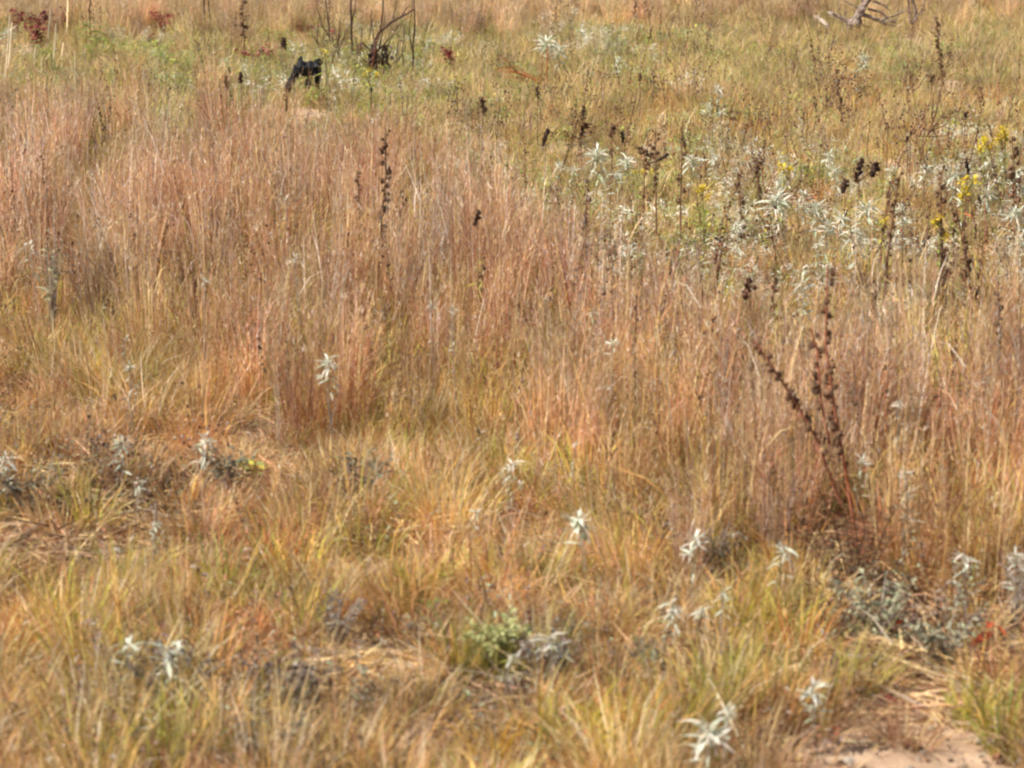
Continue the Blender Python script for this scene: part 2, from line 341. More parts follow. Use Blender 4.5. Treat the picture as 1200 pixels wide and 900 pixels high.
# ---- where what grows, as soft patches over the ground (photo pixels only name the spots)
def band(v, a, b, s): return 1/(1+np.exp(-(v-a)/s))*1/(1+np.exp((v-b)/s))
def blob(u, v, cu, cv, ru, rv): return np.exp(-(((u-cu)/ru)**2+((v-cv)/rv)**2)*1.2)
CLEAR = []     # x, y, half width, half length towards the camera, strength: where a low plant keeps the taller grass off
def cleared(x, y):
    k = np.ones_like(x)
    for cx, cy, wx, wy, s in CLEAR:
        k *= 1-s*np.exp(-1.1*(((x-cx)/wx)**2+((y-(cy-wy*.55))/wy)**2)**2)
    return k
def zones(x, y):
    z = ground(x, y); u, v = project(x, y, z); n1 = vnoise(x*1.1+3, y*.8+7); n2 = vnoise(x*2.7+13, y*2.1+1); n3 = vnoise(x*.5+31, y*.4)
    u = u+(n2-.5)*60; vj = v+(n1-.5)*70*np.clip(v/400, .12, 1)
    right = 1/(1+np.exp(-(u-700)/70))
    # bare ground
    bare = np.clip(np.maximum.reduce([4.0*blob(u, v, 1065, 1005, 135, 112), 1.5*blob(u, v, 95, 665, 165, 36), .5*blob(u, v, 70, 590, 90, 22), .25*blob(u, v, 330, 885, 160, 60), .45*blob(u, v, 1075, 790, 110, 50), .4*blob(u, v, 20, 690, 90, 24)]), 0, 1)
    front = np.interp(u, [0, 130, 200, 350, 500, 640, 760, 900, 1200], [375, 385, 455, 500, 515, 560, 640, 690, 690])
    back = np.interp(u, [0, 220, 450, 600, 700, 800, 950, 1200], [175, 190, 225, 290, 375, 420, 440, 430])
    tall = band(vj, back, front, 14)*np.clip(.5+1.3*(n2-.2), .35, 1.1)
    tall = np.maximum(tall, .35*band(vj, front, front+140, 25)*(n1 > .62))
    thin = 1-.5*right*band(v, 300, 520, 40)
    tall = tall*thin*(1-.85*blob(u, v, 65, 345, 70, 35))
    W = {}
    W['tall'] = tall*(1-bare)
    W['fartan'] = band(v, -200, 48-right*16, 5)*np.clip(.35+n2, 0, 1)
    W['short'] = (1-.75*tall)*(1-bare)*band(vj, 330, 3000, 30)
    W['under'] = tall*.7
    lowL = band(v, 45, back+25, 10)*(1-right); lowR = band(v, 30, 445, 12)*right
    W['green'] = lowL*(.35+.8*n1)+lowR*.28*(n1 > .45)
    W['olive'] = .6*band(v, -200, 50, 8)+lowR*(1-.35*(v > 190))+lowL*.75
    W['goldpatch'] = band(v, 112, 200, 12)*right*(n2 > .3)+.5*blob(u, v, 690, 145, 70, 22)
    W['limeish'] = (.45+.55*right)*(1-.7*tall)*band(vj, 380, 3000, 30)*(n3 > .45)*(.4+n2)*(1-bare)+.25*tall*(n1 > .5)
    W['litter'] = np.clip(.35-bare*.1+1.1*blob(u, v, 110, 610, 120, 45)+.6*blob(u, v, 300, 820, 160, 70), 0, 1.4)*(v > 300)
    W['forb'] = np.clip(blob(u, v, 300, 850, 200, 70)+blob(u, v, 90, 590, 120, 50)+blob(u, v, 1050, 740, 120, 55)+.7*blob(u, v, 640, 790, 110, 45)+.5*blob(u, v, 830, 640, 90, 30)+.25*(n1 > .6), 0, 1.2)*(v > 420)*(1-.75*bare)
    W['sagey'] = band(v, 190, 400, 18)*right*(.06+.9*(n2 > .52))+.12*blob(u, v, 690, 270, 90, 40)+.2*blob(u, v, 690, 60, 80, 30)+.25*lowL*(n1 > .6)
    W['seed'] = .5*band(v, 150, 420, 30)*(.15+right)*(n2 > .35)+.22*band(v, 60, 700, 30)
    ck = cleared(x, y)
    W['spike'] = .5*tall*(n2 > .35)+.6*right*band(v, 200, 470, 20)*(n1 > .35)+.12*band(v, 60, 600, 30)
    for lu, lv, ru_, rv_ in ((880, 765, 110, 50), (680, 875, 130, 40), (1180, 880, 60, 50), (690, 565, 70, 30), (510, 700, 50, 30), (560, 500, 90, 30)):
        W['limeish'] = W['limeish']+1.1*blob(u, v, lu, lv, ru_, rv_)*ck*(1-bare)
        W['short'] = W['short']*(1-.5*blob(u, v, lu, lv, ru_, rv_))
    W['litter'] = np.clip(W['litter']+(1-ck)*.7*(v < 840), 0, 1.4)
    W['litter'] = W['litter']*(1-.85*bare*(v > 790))
    W['crumb'] = bare
    W['pale'] = (blob(u, v, 235, 470, 130, 40)+blob(u, v, 510, 600, 90, 50)+.6*blob(u, v, 60, 450, 80, 40)+.25*(n3 > .6)*band(v, 420, 3000, 30))*(1-bare)
    W['redshort'] = (n1 > .52)*(n2 < .6)*band(vj, 400, 3000, 30)*(1-bare)
    W['darkf'] = (.85*(n2 > .5)*(n1 > .3)+.9*blob(u, v, 90, 600, 110, 40)+.9*blob(u, v, 320, 800, 150, 70)+.5*blob(u, v, 560, 500, 90, 25)+.8*blob(u, v, 820, 655, 70, 24)+.8*blob(u, v, 1060, 740, 110, 45)+.6*blob(u, v, 600, 790, 60, 30))*band(v, 300, 3000, 40)*(1-bare)
    for k_ in ('tall', 'short', 'under', 'limeish', 'olive', 'goldpatch', 'green', 'seed', 'sagey', 'fartan'): W[k_] = W[k_]*(ck if k_ != 'olive' else np.maximum(ck, .75*(v < 60)))
    W['thin'] = (1-bare)*band(v, 380, 3000, 40)*(.3+.9*(n1 > .45))*ck
    return W
def scatter(dens, y0=4.2, y1=44., seed=1, side=.30, margin=2.2):
    rs = np.random.RandomState(seed); ymax = y1; xm = side*ymax+margin
    N = int(dens*2*xm*(y1-y0)); x = rs.uniform(-xm, xm, N); y = rs.uniform(y0, y1, N)
    k = np.abs(x) < side*y+margin; return x[k], y[k], rs
SPEC = []
def layer(name, srcs, key, dens, smin, smax, seed, y1=44., tilt=.12, mul=1.0, jit=.12):
    x, y, rs = scatter(dens, seed=seed, y1=y1); Wt = zones(x, y)[key]*mul
    k = rs.rand(len(x)) < Wt; x, y = x[k], y[k]; z = ground(x, y)
    sward(name, srcs, np.stack([x, y, z], 1), rs.uniform(smin, smax, len(x))*np.where(rs.rand(len(x)) < jit, 1.2, 1.0), seed, tilt)
r = random.Random(5)
redpal = [C['pink'], C['mauve'], C['rust'], C['pink'], C['redbrown'], C['straw'], C['tan'], C['gold'], C['russet']]
pinkpal = [C['pink'], C['tan'], C['mauve'], C['purple'], C['straw'], C['fluff']]
goldpal = [C['gold'], C['tan'], C['orange'], C['straw'], C['orange'], C['lime'], C['pink'], C['brown'], C['redbrown']]
S_TALL = [source(bluestem(r, redpal if i % 3 else pinkpal, .68), 'bluestem_tuft') for i in range(7)]
S_WISP = [source(bluestem(r, [C['straw'], C['pink'], C['fluff'], C['mauve'], C['grey']], .68, 9, .12, 14, .12), 'wisp_tuft') for i in range(5)]
def spikeweed(r):
    g = Geo()
    for _ in range(r.randint(1, 3)):
        p = Vector((r.uniform(-.06, .06), r.uniform(-.06, .06), -.01)); tl = r.uniform(0, .2); a = r.uniform(0, 6.28); h = r.uniform(.45, .75)
        d = Vector((math.cos(a)*math.sin(tl), math.sin(a)*math.sin(tl), math.cos(tl))); c = pick([C['brown'], C['redbrown'], C['purple']], r)
        pts = g.blade(p, d, h, .005, r.uniform(0, .35), 4, c, c, r, .002); s0 = r.uniform(1.6, 2.6)
        for k in range(r.randint(14, 26)):
            q = r.uniform(s0, 3.98); i = int(q); b = pts[i].lerp(pts[i+1], q-i); an = r.uniform(0, 6.28); c2 = pick([C['seed'], C['brown'], C['redbrown'], C['dark']], r); s = (.011-.0018*q)*r.uniform(.5, 1.1)
            g.lump(b+Vector((math.cos(an), math.sin(an), 0))*.008, s, s, s*1.2, c2, c2, 5, 3, .4, r)
            if k % 3 == 0: g.blade(b, Vector((math.cos(an), math.sin(an), .8)), r.uniform(.02, .05), .003, .4, 1, c2, c2, r)
    return g
S_SPIKE = [source(spikeweed(r), 'spike_weed', M_DEAD) for i in range(8)]
def crumbs(r):
    g = Geo()
    for _ in range(14):
        s = r.choice([.003, .004, .006, .009])*r.uniform(.7, 1.4); c = pick([C['brown'], C['grey'], C['tan'], C['dark']], r)
        g.lump(Vector((r.uniform(-.08, .08), r.uniform(-.08, .08), s*.3)), s*1.3, s, s*.7, c, c, 5, 4, .25, r)
    return g
S_CRUMB = [source(crumbs(r), 'crumbs', M_DEAD) for i in range(4)]
S_FAR = [source(bluestem(r, [C['tan'], C['straw'], C['straw'], C['olive'], C['grey'], C['pink']], .4, 40), 'tan_tuft') for i in range(3)]
S_SHORT = [source(shortgrass(r, [goldpal, [C['tan'], C['pink'], C['straw'], C['rust']], goldpal, [C['straw'], C['gold'], C['pink'], C['tan']], [C['orange'], C['gold'], C['rust'], C['brown']]][i % 5], .175, 150, .075, .6, (.0018, .0042), (.1, 1.3)), 'gold_tuft') for i in range(10)]
S_DARK = [source(forb(r, [C['purple'], C['dark'], C['brown'], C['seed'], C['redbrown'], C['grey']], .17, 10, 16, .022, .007, 'dark', .08, .6, .5), 'dark_forb', M_DEAD) for i in range(5)]
S_LIME = [source(shortgrass(r, [C['lime'], C['olive'], C['gold'], C['lime'], lin(168, 176, 60)], .25, 90, .05, .42), 'lime_tuft') for i in range(4)]
S_PALE = [source(shortgrass(r, [C['straw'], C['pale'], C['straw'], C['gold'], C['lime']], .26, 130, .08, .45, (.0018, .0038)), 'pale_tuft') for i in range(4)]
S_RED = [source(shortgrass(r, [C['pink'], C['rust'], C['redbrown'], C['tan'], C['purple']], .2, 110, .08, .45, (.0018, .004)), 'reddish_tuft') for i in range(4)]
S_UNDER = [source(shortgrass(r, [C['gold'], C['lime'], C['brown'], C['olive'], C['redbrown'], C['lime']], .3, 90, .1), 'under_tuft') for i in range(4)]
S_OLIVE = [source(shortgrass(r, [C['olive'], C['tan'], C['straw'], C['lime'], C['grey'], C['straw']], .2, 100, .12, .8), 'olive_tuft') for i in range(4)]
S_GOLD = [source(shortgrass(r, [C['orange'], C['gold'], C['straw'], C['rust']], .2, 90, .12, .8), 'orange_tuft') for i in range(3)]
S_GREEN = [source(forb(r, [C['green'], C['leafgreen'], C['lime'], C['olive'], C['sagegreen']], .16, 12, 12, .03, .009, 'olive', .1), 'green_forb') for i in range(4)]
S_LIT = [source(litter(r, [C['tan'], C['brown'], C['grey'], C['straw'], C['pink'], C['dark']]), 'litter_clump') for i in range(5)]
S_FORB = [source(forb(r, [C['grey'], C['purple'], C['dark'], C['brown'], C['sagegreen']], .15, 12, 16, .018, .009, 'dark', .1, .9), 'grey_forb') for i in range(4)]
S_SAGE = [source(forb(r, [C['sage'], C['white'], C['white'], C['sagegreen']], .22, 6, 20, .045, .0055, 'grey', .08, .5, .1), 'sage_forb', M_FELT) for i in range(3)]
S_THIN = [source(bluestem(r, [C['pink'], C['tan'], C['orange'], C['gold'], C['redbrown'], C['grey']], .34, 12, .35, 4, .07), 'thin_tuft') for i in range(5)]
S_SEED = [source(seedstems(r), 'seed_stems', M_DEAD) for i in range(5)]
# ================================================================ countable plants
rt = random.Random(42)
UP = Vector((0, 0, 1))
def rel(pts, root): return [p-root for p in pts]

# ---- white sage plants: thin grey stem, drooping whitish leaves, a crowded whorl on top
def leaf_mesh(seed, pal):
    rr = random.Random(seed); g = Geo(); c = pick(pal, rr)
    g.leaf(Vector((0, 0, 0)), Vector((1, 0, 0)), 1, rr.uniform(.12, .21), UP, mixc(c, C['sagegreen'], .35), mixc(c, C['grey'], rr.choice([0, 0, .35])), rr.uniform(-.15, .9)); return g.mesh('leaf', M_FELT)
SAGE_LEAVES = [leaf_mesh(i, [C['white'], C['sage'], C['white'], C['fluff']]) for i in range(12)]
SAGE_GREENISH = [leaf_mesh(i+20, [C['sage'], C['sagegreen'], C['sage']]) for i in range(4)]
def add_leaf(root, meshes, p, d, L, roll=0, nar=1.0):
    o = obj('leaf', rt.choice(meshes), root); o.location = p
    q = d.to_track_quat('X', 'Z'); o.rotation_mode = 'QUATERNION'; o.rotation_quaternion = q @ Matrix.Rotation(roll, 3, 'X').to_quaternion()
    wv = L*rt.uniform(.75, 1.1)*nar; o.scale = (L, wv, L); return o
def stem_part(root, pts, r0, r1, c, name='stem', mat=None, n=5):
    g = Geo(); N = len(pts); g.tube(pts, [r0+(r1-r0)*i/(N-1) for i in range(N)], c, c, n, .1); return obj(name, (g, mat or M_DEAD), root)
def sage(px, py, h, Lf, n, label, group='white sage plants', green=.15, low=6, droop=.25, nar=1.0):
    """px, py: photo pixel of the top whorl"""
    top = at(px, py, h); base = top.copy(); base.x += rt.uniform(-.03, .03); base.z = float(ground(base.x, base.y))
    t = thing('white_sage_plant', label, 'sage plant', base, group); tl = top-base
    if py > 400: CLEAR.append((base.x, base.y, .09, .34 if py < 480 else .2, .8 if py < 480 else .5)); Lf *= rt.uniform(.85, 1.25)
    if py < 460: h_ = .04; tl = tl+Vector((0, 0, .02))
    pts = [Vector((0, 0, -.01)), tl*.5+Vector((rt.uniform(-.01, .01), 0, 0)), tl]
    stem_part(t, pts, .0026, .0018, C['grey'])
    n = int(n*2.1)
    for k in range(n):
        an = 2*PI*k/n*2.4+rt.uniform(-.3, .3); e = rt.uniform(-droop-.25, .95)
        d = Vector((math.cos(an)*math.cos(e), math.sin(an)*math.cos(e), math.sin(e)))
        add_leaf(t, SAGE_GREENISH if rt.random() < green else SAGE_LEAVES, tl+Vector((0, 0, -rt.uniform(0, Lf*.7))), d, Lf*rt.uniform(.45, 1.1), rt.uniform(-.5, .5), nar)
    if py > 400 and n > 20:
        for s_ in range(rt.randint(1, 3)):
            e_ = tl*rt.uniform(.62, .9)+Vector((rt.uniform(-.05, .05), rt.uniform(-.05, .05), 0)); stem_part(t, [tl*.35, (tl*.5).lerp(e_, .5), e_], .0018, .0013, C['grey'])
            for k in range(rt.randint(5, 9)):
                an = rt.uniform(0, 2*PI); e = rt.uniform(-.6, 1.1); add_leaf(t, SAGE_LEAVES+SAGE_GREENISH, e_, Vector((math.cos(an)*math.cos(e), math.sin(an)*math.cos(e), math.sin(e))), Lf*rt.uniform(.35, .75), rt.uniform(-.6, .6), nar)
    for k in range(int(low*1.6)):
        an = rt.uniform(0, 2*PI); e = rt.uniform(-.7, .5); kk = rt.uniform(.5, .95); d = Vector((math.cos(an)*math.cos(e), math.sin(an)*math.cos(e), math.sin(e)))
        add_leaf(t, SAGE_GREENISH, tl*kk, d, Lf*rt.uniform(.7, 1.2), rt.uniform(-.6, .6))
    return t
FG = 'white sage tufts in the golden foreground grass'
for a in [
 (152, 432, .32, .042, 12, 'white sage tuft at the left, below a much smaller pale sprig'),
 (148, 400, .24, .026, 6, 'very small pale sage sprig just above a wider white tuft at the left'),
 (385, 425, .40, .050, 12, 'bright white leafy sage rosette at the foot of the tall reddish grass, left of centre'),
 (240, 513, .26, .048, 13, 'white sage head standing above grey-green foliage and a small green plant on the left'),
 (143, 515, .25, .045, 9, 'loose white sage sprig with a long leaf pointing right, left foreground'),
 (5, 530, .26, .055, 12, 'white sage tuft cut off by the left edge of the photograph'),
 (163, 562, .22, .036, 8, 'upright narrow pale sage sprig above the patch of grey litter on the left'),
 (182, 610, .22, .030, 5, 'thin grey-white sage sprig standing over dark litter at the left'),
 (600, 543, .26, .036, 11, 'small white sage head near the centre, among orange and green blades'),
 (558, 598, .24, .028, 8, 'dim narrow white sage sprig left of the big drooping white sage plant'),
 (678, 606, .28, .066, 18, 'large drooping white sage plant with many hanging narrow leaves, right of centre'),
 (675, 518, .26, .032, 7, 'tiny white sage tip above a bright green clump right of centre'),
 (815, 628, .26, .056, 11, 'white sage with a few long spreading leaves, beside a dull grey-green clump'),
 (919, 638, .27, .048, 7, 'brilliant white sage of few broad leaves, standing alone left of the dark fern-like plume'),
 (1010, 537, .33, .042, 11, 'spiky white sage tuft just right of the branching dark seed stalk'),
 (1060, 553, .36, .040, 11, 'topmost whorl in the right-hand column of white sage sprigs'),
 (1062, 580, .30, .036, 8, 'middle whorl in the column of white sage sprigs on the right'),
 (1068, 606, .25, .034, 7, 'lowest whorl in the column of white sage sprigs on the right'),
 (1053, 470, .38, .036, 9, 'white sage tips with a greenish stem, mid right among pink grass'),
 (1158, 447, .40, .044, 9, 'white sage with upward leaves near the right edge, in pinkish tall grass'),
 (1130, 650, .28, .046, 11, 'compact white sage head low on the right, left of a fuzzy pale plant'),
 (1190, 650, .28, .050, 11, 'white sage with long leaves at the right edge above a fuzzy pale plant'),
 (788, 706, .22, .042, 9, 'left of two low white sage heads right of centre, beneath the yellow-green tussocks'),
 (822, 712, .20, .036, 9, 'very white flat sage head between its dimmer neighbours, in yellow-green grass'),
 (848, 692, .24, .036, 8, 'right of two low white sage heads, with one leaf pointing up'),
 (952, 802, .20, .046, 14, 'crisp white sage head beside the bare sandy soil at lower right'),
 (832, 850, .22, .060, 22, 'round shaggy white sage head at the bottom, left of the leaning straw stalk'),
 (853, 830, .23, .042, 12, 'white sage head crossed by the leaning pale straw stalk at the bottom'),
 (196, 758, .22, .060, 14, 'bright grey-white sage tuft over a dark grey mound, lower left'),
 (150, 752, .22, .052, 9, 'dull white sage sprig with an arching leaf, left of the bright tuft, lower left'),
 (644, 745, .18, .046, 16, 'snow-white sage head capping a grey mound beside the pale green cushion'),
 (600, 768, .16, .034, 10, 'small upright white sage tip between the pale green cushion and the grey mound'),
]:
    sage(*a[:5], a[5], FG, low=7)
MG = 'white sage tips showing in the tall reddish grass'
for a in [
 (530, 366, .55, .035, 6, 'single white vertical sage tip in the centre of the reddish grass'),
 (505, 362, .5, .028, 7, 'yellowish-white sage tip left of a brighter white one in the centre of the reddish grass'),
 (694, 368, .52, .032, 5, 'narrow white sage tip among red stems right of centre'),
 (718, 405, .5, .046, 10, 'dull pale sage tuft right of centre below a narrow white tip'),
 (240, 333, .55, .032, 7, 'small pale sage tuft inside the tall reddish grass on the left'),
 (345, 306, .58, .036, 8, 'faint white sage tuft in the tall reddish grass, above left of centre'),
 (335, 237, .62, .034, 8, 'pale washed-out sage patch in the far part of the reddish grass'),
 (35, 290, .5, .08, 5, 'pale plant with one long white leaf leaning left at the left side'),
 (765, 450, .42, .040, 7, 'pinkish-white sage sprig right of a dark maroon stalk'),
 (330, 205, .5, .03, 6, 'pale sage tip low behind the reddish grass, left of centre'),
 (108, 204, .5, .034, 6, 'pair of pale tips in the far reddish grass at the left'),
 (225, 165, .5, .03, 6, 'pale sage tip near the back edge of the reddish grass, left'),
 (438, 143, .45, .036, 7, 'white sage tip below the bare twiggy shrub'),
 (392, 118, .4, .03, 6, 'tiny white sage tip below and right of the black stump'),
 (322, 108, .4, .03, 7, 'tiny white sage tip left of the black stump'),
]:
    sage(*a[:5], a[5], MG, low=3)
BG = 'white sage plants in the silvery band on the right'
band_l = [
 (700, 182, .34, .085, 22, 'silvery sage with long upright leaves at the left end of the silvery band'),
 (735, 190, .32, .065, 14, 'silvery sage right behind the long-leaved one at the left end of the band'),
 (722, 205, .30, .055, 12, 'lower silvery sage in front of the long-leaved one at the left end of the band'),
 (655, 196, .32, .05, 9, 'pale sage left of the long-leaved silvery plant'),
 (538, 190, .4, .06, 10, 'pale sage glimpsed between red stems near the centre top'),
 (672, 200, .3, .04, 8, 'faint sage tuft between the pale and the long-leaved silvery sages'),
 (812, 188, .32, .075, 14, 'grey-white sage left of a pair of small yellow flowers'),
 (838, 186, .3, .05, 9, 'small white sage left of the forked dark seed head'),
 (910, 234, .34, .090, 26, 'big feathery silvery sage with a pale green lower body'),
 (915, 213, .30, .05, 10, 'small white sage tips directly above the big feathery silvery sage'),
 (942, 228, .30, .05, 9, 'white sage with flat leaves right of the big feathery one'),
 (956, 244, .32, .07, 16, 'silvery star-shaped sage in the middle of the band'),
 (1016, 244, .32, .075, 20, 'starburst white sage with radiating leaves in the middle of the band'),
 (1002, 275, .34, .070, 20, 'brightest white sage at the front of the band'),
 (970, 268, .32, .070, 16, 'silvery sage left of the brightest white one at the front of the band'),
 (985, 258, .32, .055, 12, 'pale sage behind the brightest white one'),
 (958, 290, .32, .04, 8, 'dim low sage under the front of the band'),
 (972, 184, .28, .055, 8, 'small white sage above the dark paired seed heads'),
 (980, 200, .28, .05, 9, 'upright narrow white sage left of the dark paired seed heads'),
 (1057, 245, .34, .065, 14, 'bluish-white tall sage left of the yellow flowers at right'),
 (1060, 262, .32, .05, 10, 'bluish-white sage below a taller one of the same kind at right'),
 (1085, 199, .30, .055, 9, 'white sage with leaves sweeping right, above the yellow flowers'),
 (1120, 204, .30, .075, 12, 'long-leaved bright white sage left of the black club-shaped seed head'),
 (1175, 181, .32, .06, 12, 'white sage below the two bright yellow flower heads near the edge'),
 (1160, 193, .30, .055, 10, 'white sage in front of the two bright yellow flower heads'),
 (1190, 208, .32, .08, 14, 'white sage with horizontal leaves at the right edge'),
 (1157, 227, .30, .06, 12, 'pale sage mound right of the lower yellow flowers'),
 (1190, 250, .34, .085, 22, 'bluish starburst sage at the right edge'),
 (1195, 285, .34, .06, 14, 'pale sage below the bluish starburst at the right edge'),
 (1190, 305, .34, .05, 10, 'lowest pale sage on the right edge'),
 (1045, 200, .28, .05, 8, 'grey-white sage right of the dark paired seed heads'),
 (865, 270, .34, .05, 10, 'dull pale sage low and left in the band'),
 (940, 336, .42, .07, 7, 'white sage with long thin spreading leaves in front of the silvery band'),
 (640, 50, .34, .12, 16, 'large dull silvery bush-like sage far back near the top centre'),
 (655, 58, .3, .09, 12, 'dull silvery sage beside a similar one far back near the top centre'),
 (1012, 68, .28, .07, 8, 'single pale sage dot far back in the olive meadow'),
 (842, 105, .28, .06, 8, 'pale green-white sage at the left side of the olive meadow'),
 (830, 125, .26, .06, 9, 'pale sage on the left side of the olive meadow, in front of another'),
 (845, 133, .24, .05, 8, 'low pale sage left in the olive meadow, frontmost of three'),
 (725, 70, .28, .05, 8, 'pale sage top far back above the dark seed heads'),
 (765, 55, .28, .05, 8, 'pale sage top far back, right of the silvery bushes'),
 (10, 38, .3, .09, 9, 'blue-grey sage at the top left edge behind straw stems'),
]
for a in band_l: sage(a[0], a[1], a[2], a[3]*1.2, int(a[4]*1.35)+8, a[5], BG, green=.3, low=10, droop=.1, nar=.7)

# ---- dark seed stalks
def cluster_mesh(seed, c0, c1, spiky=True):
    rr = random.Random(seed); g = Geo(); g.lump(Vector((0, 0, 0)), .5, .5, .55, c0, c1, 7, 5, .35, rr)
    if spiky:
        for k in range(14):
            d = Vector((rr.uniform(-1, 1), rr.uniform(-1, 1), rr.uniform(-.6, 1))).normalized(); g.leaf(d*.3, d, rr.uniform(.4, 1.1), .14, UP, c0, c1)
    return g.mesh('seed_cluster', M_DEAD)
CL_BROWN = [cluster_mesh(i, C['seed'], C['brown']) for i in range(5)]
CL_DARK = [cluster_mesh(i+9, C['black'], C['seed']) for i in range(4)]
def stalk(name, px, label, cat, group, rw, cl, dens=1.0, start=.35, meshes=CL_BROWN, branches=(), stemr=None, stemc='brown', part='seed_cluster', Yb=None):
    """px: polyline base -> top in photo pixels, on the plane at the base's depth; cl = cluster size in px"""
    b = at(*px[0]) if Yb is None else on_depth(px[0][0], px[0][1], Yb); Y_ = b.y; root = b
    t = thing(name, label, cat, b, group)
    def run(pl, s0, first):
        P = [on_depth(x, y, Y_)-b+Vector((0, rt.uniform(-.015, .015), 0)) for x, y in pl]
        if first: P[0].z -= .02
        m = mpp(Y_); r0 = (stemr or rw)*m*.72
        stem_part(t, P, r0*(1 if first else .75), r0*.45, C[stemc], 'stem' if first else 'branch')
        Ls = [(q-p).length for p, q in zip(P, P[1:])]; T = sum(Ls); n = max(1, int(T/m/cl*dens*1.25*(1-s0)))
        for k in range(n):
            d = T*(s0+(1-s0)*(k+.5)/n); i = 0
            while i < len(Ls)-1 and d > Ls[i]: d -= Ls[i]; i += 1
            p = P[i].lerp(P[i+1], d/Ls[i]); an = rt.uniform(0, 2*PI); off = cl*m*.38
            o = obj(part, rt.choice(meshes), t); o.location = p+Vector((math.cos(an)*off, math.sin(an)*off, rt.uniform(-.2, .2)*off)); s = cl*m*rt.uniform(.35, 1.1)*.66*(1.35-.6*(s0+(1-s0)*(k+.5)/n))
            o.scale = (s, s, s*rt.uniform(.8, 1.3)); o.rotation_euler = (rt.uniform(-.6, .6), rt.uniform(-.6, .6), rt.uniform(0, 6))
    run(px, start, True)
    for pl, s0 in branches: run(pl, s0, False)
    return t
SG = 'tall dry brown seed stalks'
q_ = at(1006, 640); CLEAR.append((q_.x-.03, q_.y-.1, .17, .8, .75))
stalk('seed_stalk', [(1006, 640), (992, 560), (978, 480), (967, 400), (970, 310)], 'big branching dark brown seed stalk right of centre, with one long arm leaning left', 'seed stalk', SG, 3.6, 14, 1.7, .3, stemc='redbrown', branches=[([(985, 590), (955, 510), (925, 460), (900, 422), (884, 400)], .3), ([(972, 520), (962, 470), (958, 410), (950, 385)], .3)])
stalk('seed_stalk', [(893, 480), (882, 400), (878, 330)], 'thin purple stem with a brown tufted tip, left of the branching seed stalk', 'seed stalk', SG, 1.6, 15, 1.2, .82)
stalk('seed_stalk', [(1176, 520), (1172, 430), (1170, 330)], 'dark seed stalk near the right edge, in pinkish grass beyond the white sage', 'seed stalk', SG, 2.6, 12, 1.6, .15)
stalk('seed_stalk', [(1140, 400), (1136, 320), (1124, 260), (1118, 236)], 'blackish thick seed stalk below the yellow flowers, leaning left, densely clustered', 'seed stalk', SG, 2.2, 14, 1.7, .2)
stalk('seed_stalk', [(1104, 380), (1104, 290), (1102, 215), (1106, 192)], 'straight brown seed stalk directly left of the yellow flowers', 'seed stalk', SG, 2.6, 11, 1.7, .1)
stalk('seed_stalk', [(1030, 400), (1040, 300), (1050, 230), (1056, 200)], 'slightly right-leaning plum-brown seed stalk in the silvery band', 'seed stalk', SG, 2.6, 8, 1.0, .2)
stalk('seed_stalk', [(745, 520), (743, 430), (746, 345)], 'dark maroon stem right of centre rising from the tall grass, with small clusters', 'seed stalk', SG, 3, 8, 1.2, .4)
stalk('seed_stalk', [(440, 360), (446, 270), (452, 205), (452, 150)], 'middle and tallest of three brown seed stalks in the reddish grass', 'seed stalk', SG, 2.6, 11, 1.6, .15)
stalk('seed_stalk', [(420, 330), (422, 250), (418, 200)], 'left of three brown seed stalks in the reddish grass', 'seed stalk', SG, 2.3, 9, 1.5, .15)
stalk('seed_stalk', [(466, 330), (470, 260), (473, 222)], 'right of three brown seed stalks in the reddish grass', 'seed stalk', SG, 2.3, 9, 1.5, .15)
for pl_, lb_ in [([(228, 420), (230, 360), (226, 320)], 'thin brown seed stalk in the tall grass, right of the pale left-hand sage tuft'), ([(560, 420), (562, 360), (566, 300)], 'thin brown seed stalk in the tall grass below the lone dark seed head'), ([(820, 420), (822, 340), (818, 280)], 'reddish seed stalk left of the thin purple tufted one'), ([(910, 400), (906, 350), (908, 300)], 'faint reddish seed stalk between the purple tufted and big branching ones'), ([(1085, 330), (1086, 280), (1090, 235)], 'thin brown seed stalk between the plum-brown and the straight brown ones'), ([(1150, 380), (1148, 330), (1152, 290)], 'thin brown seed stalk right of the blackish thick one')]:
    stalk('seed_stalk', pl_, lb_, 'seed stalk', SG, 1.3, 7, 1.3, .25)
stalk('seed_stalk', [(160, 260), (163, 205), (165, 166)], 'dusky seed stalk in the far reddish grass at the left', 'seed stalk', SG, 1.4, 8, 1.5, .4)
stalk('seed_stalk', [(338, 190), (338, 150), (336, 112)], 'brown beaded stalk rising toward the black stump', 'seed stalk', SG, 1.4, 6, 1.5, .1)
stalk('seed_stalk', [(770, 300), (769, 240), (768, 150)], 'brown stalk crossed by the black slanting seed heads', 'seed stalk', SG, 1.8, 9, 1.4, .5)
stalk('seed_stalk', [(797, 300), (798, 230), (800, 140)], 'brown stalk just right of the one crossed by black seed heads', 'seed stalk', SG, 1.8, 9, 1.2, .4)
stalk('seed_stalk', [(752, 260), (756, 200), (762, 150)], 'thin brown stalk left of the one crossed by black seed heads', 'seed stalk', SG, 1.3, 7, 1.0, .5)
stalk('seed_stalk', [(1106, 110), (1102, 65), (1097, 20)], 'isolated dark beaded spike far back at the upper right', 'seed stalk', SG, 1.6, 6, 1.8, .25)
stalk('seed_stalk', [(985, 150), (984, 115), (979, 80)], 'short brown spike in the far olive meadow', 'seed stalk', SG, 1.3, 6, 1.7, .35)
stalk('seed_stalk', [(1130, 210), (1143, 165), (1150, 130), (1145, 108)], 'curved stalk with a grey tufted tip, above left of the yellow flowers', 'seed stalk', SG, 1.4, 5, .9, .45, meshes=CL_BROWN+CL_DARK)
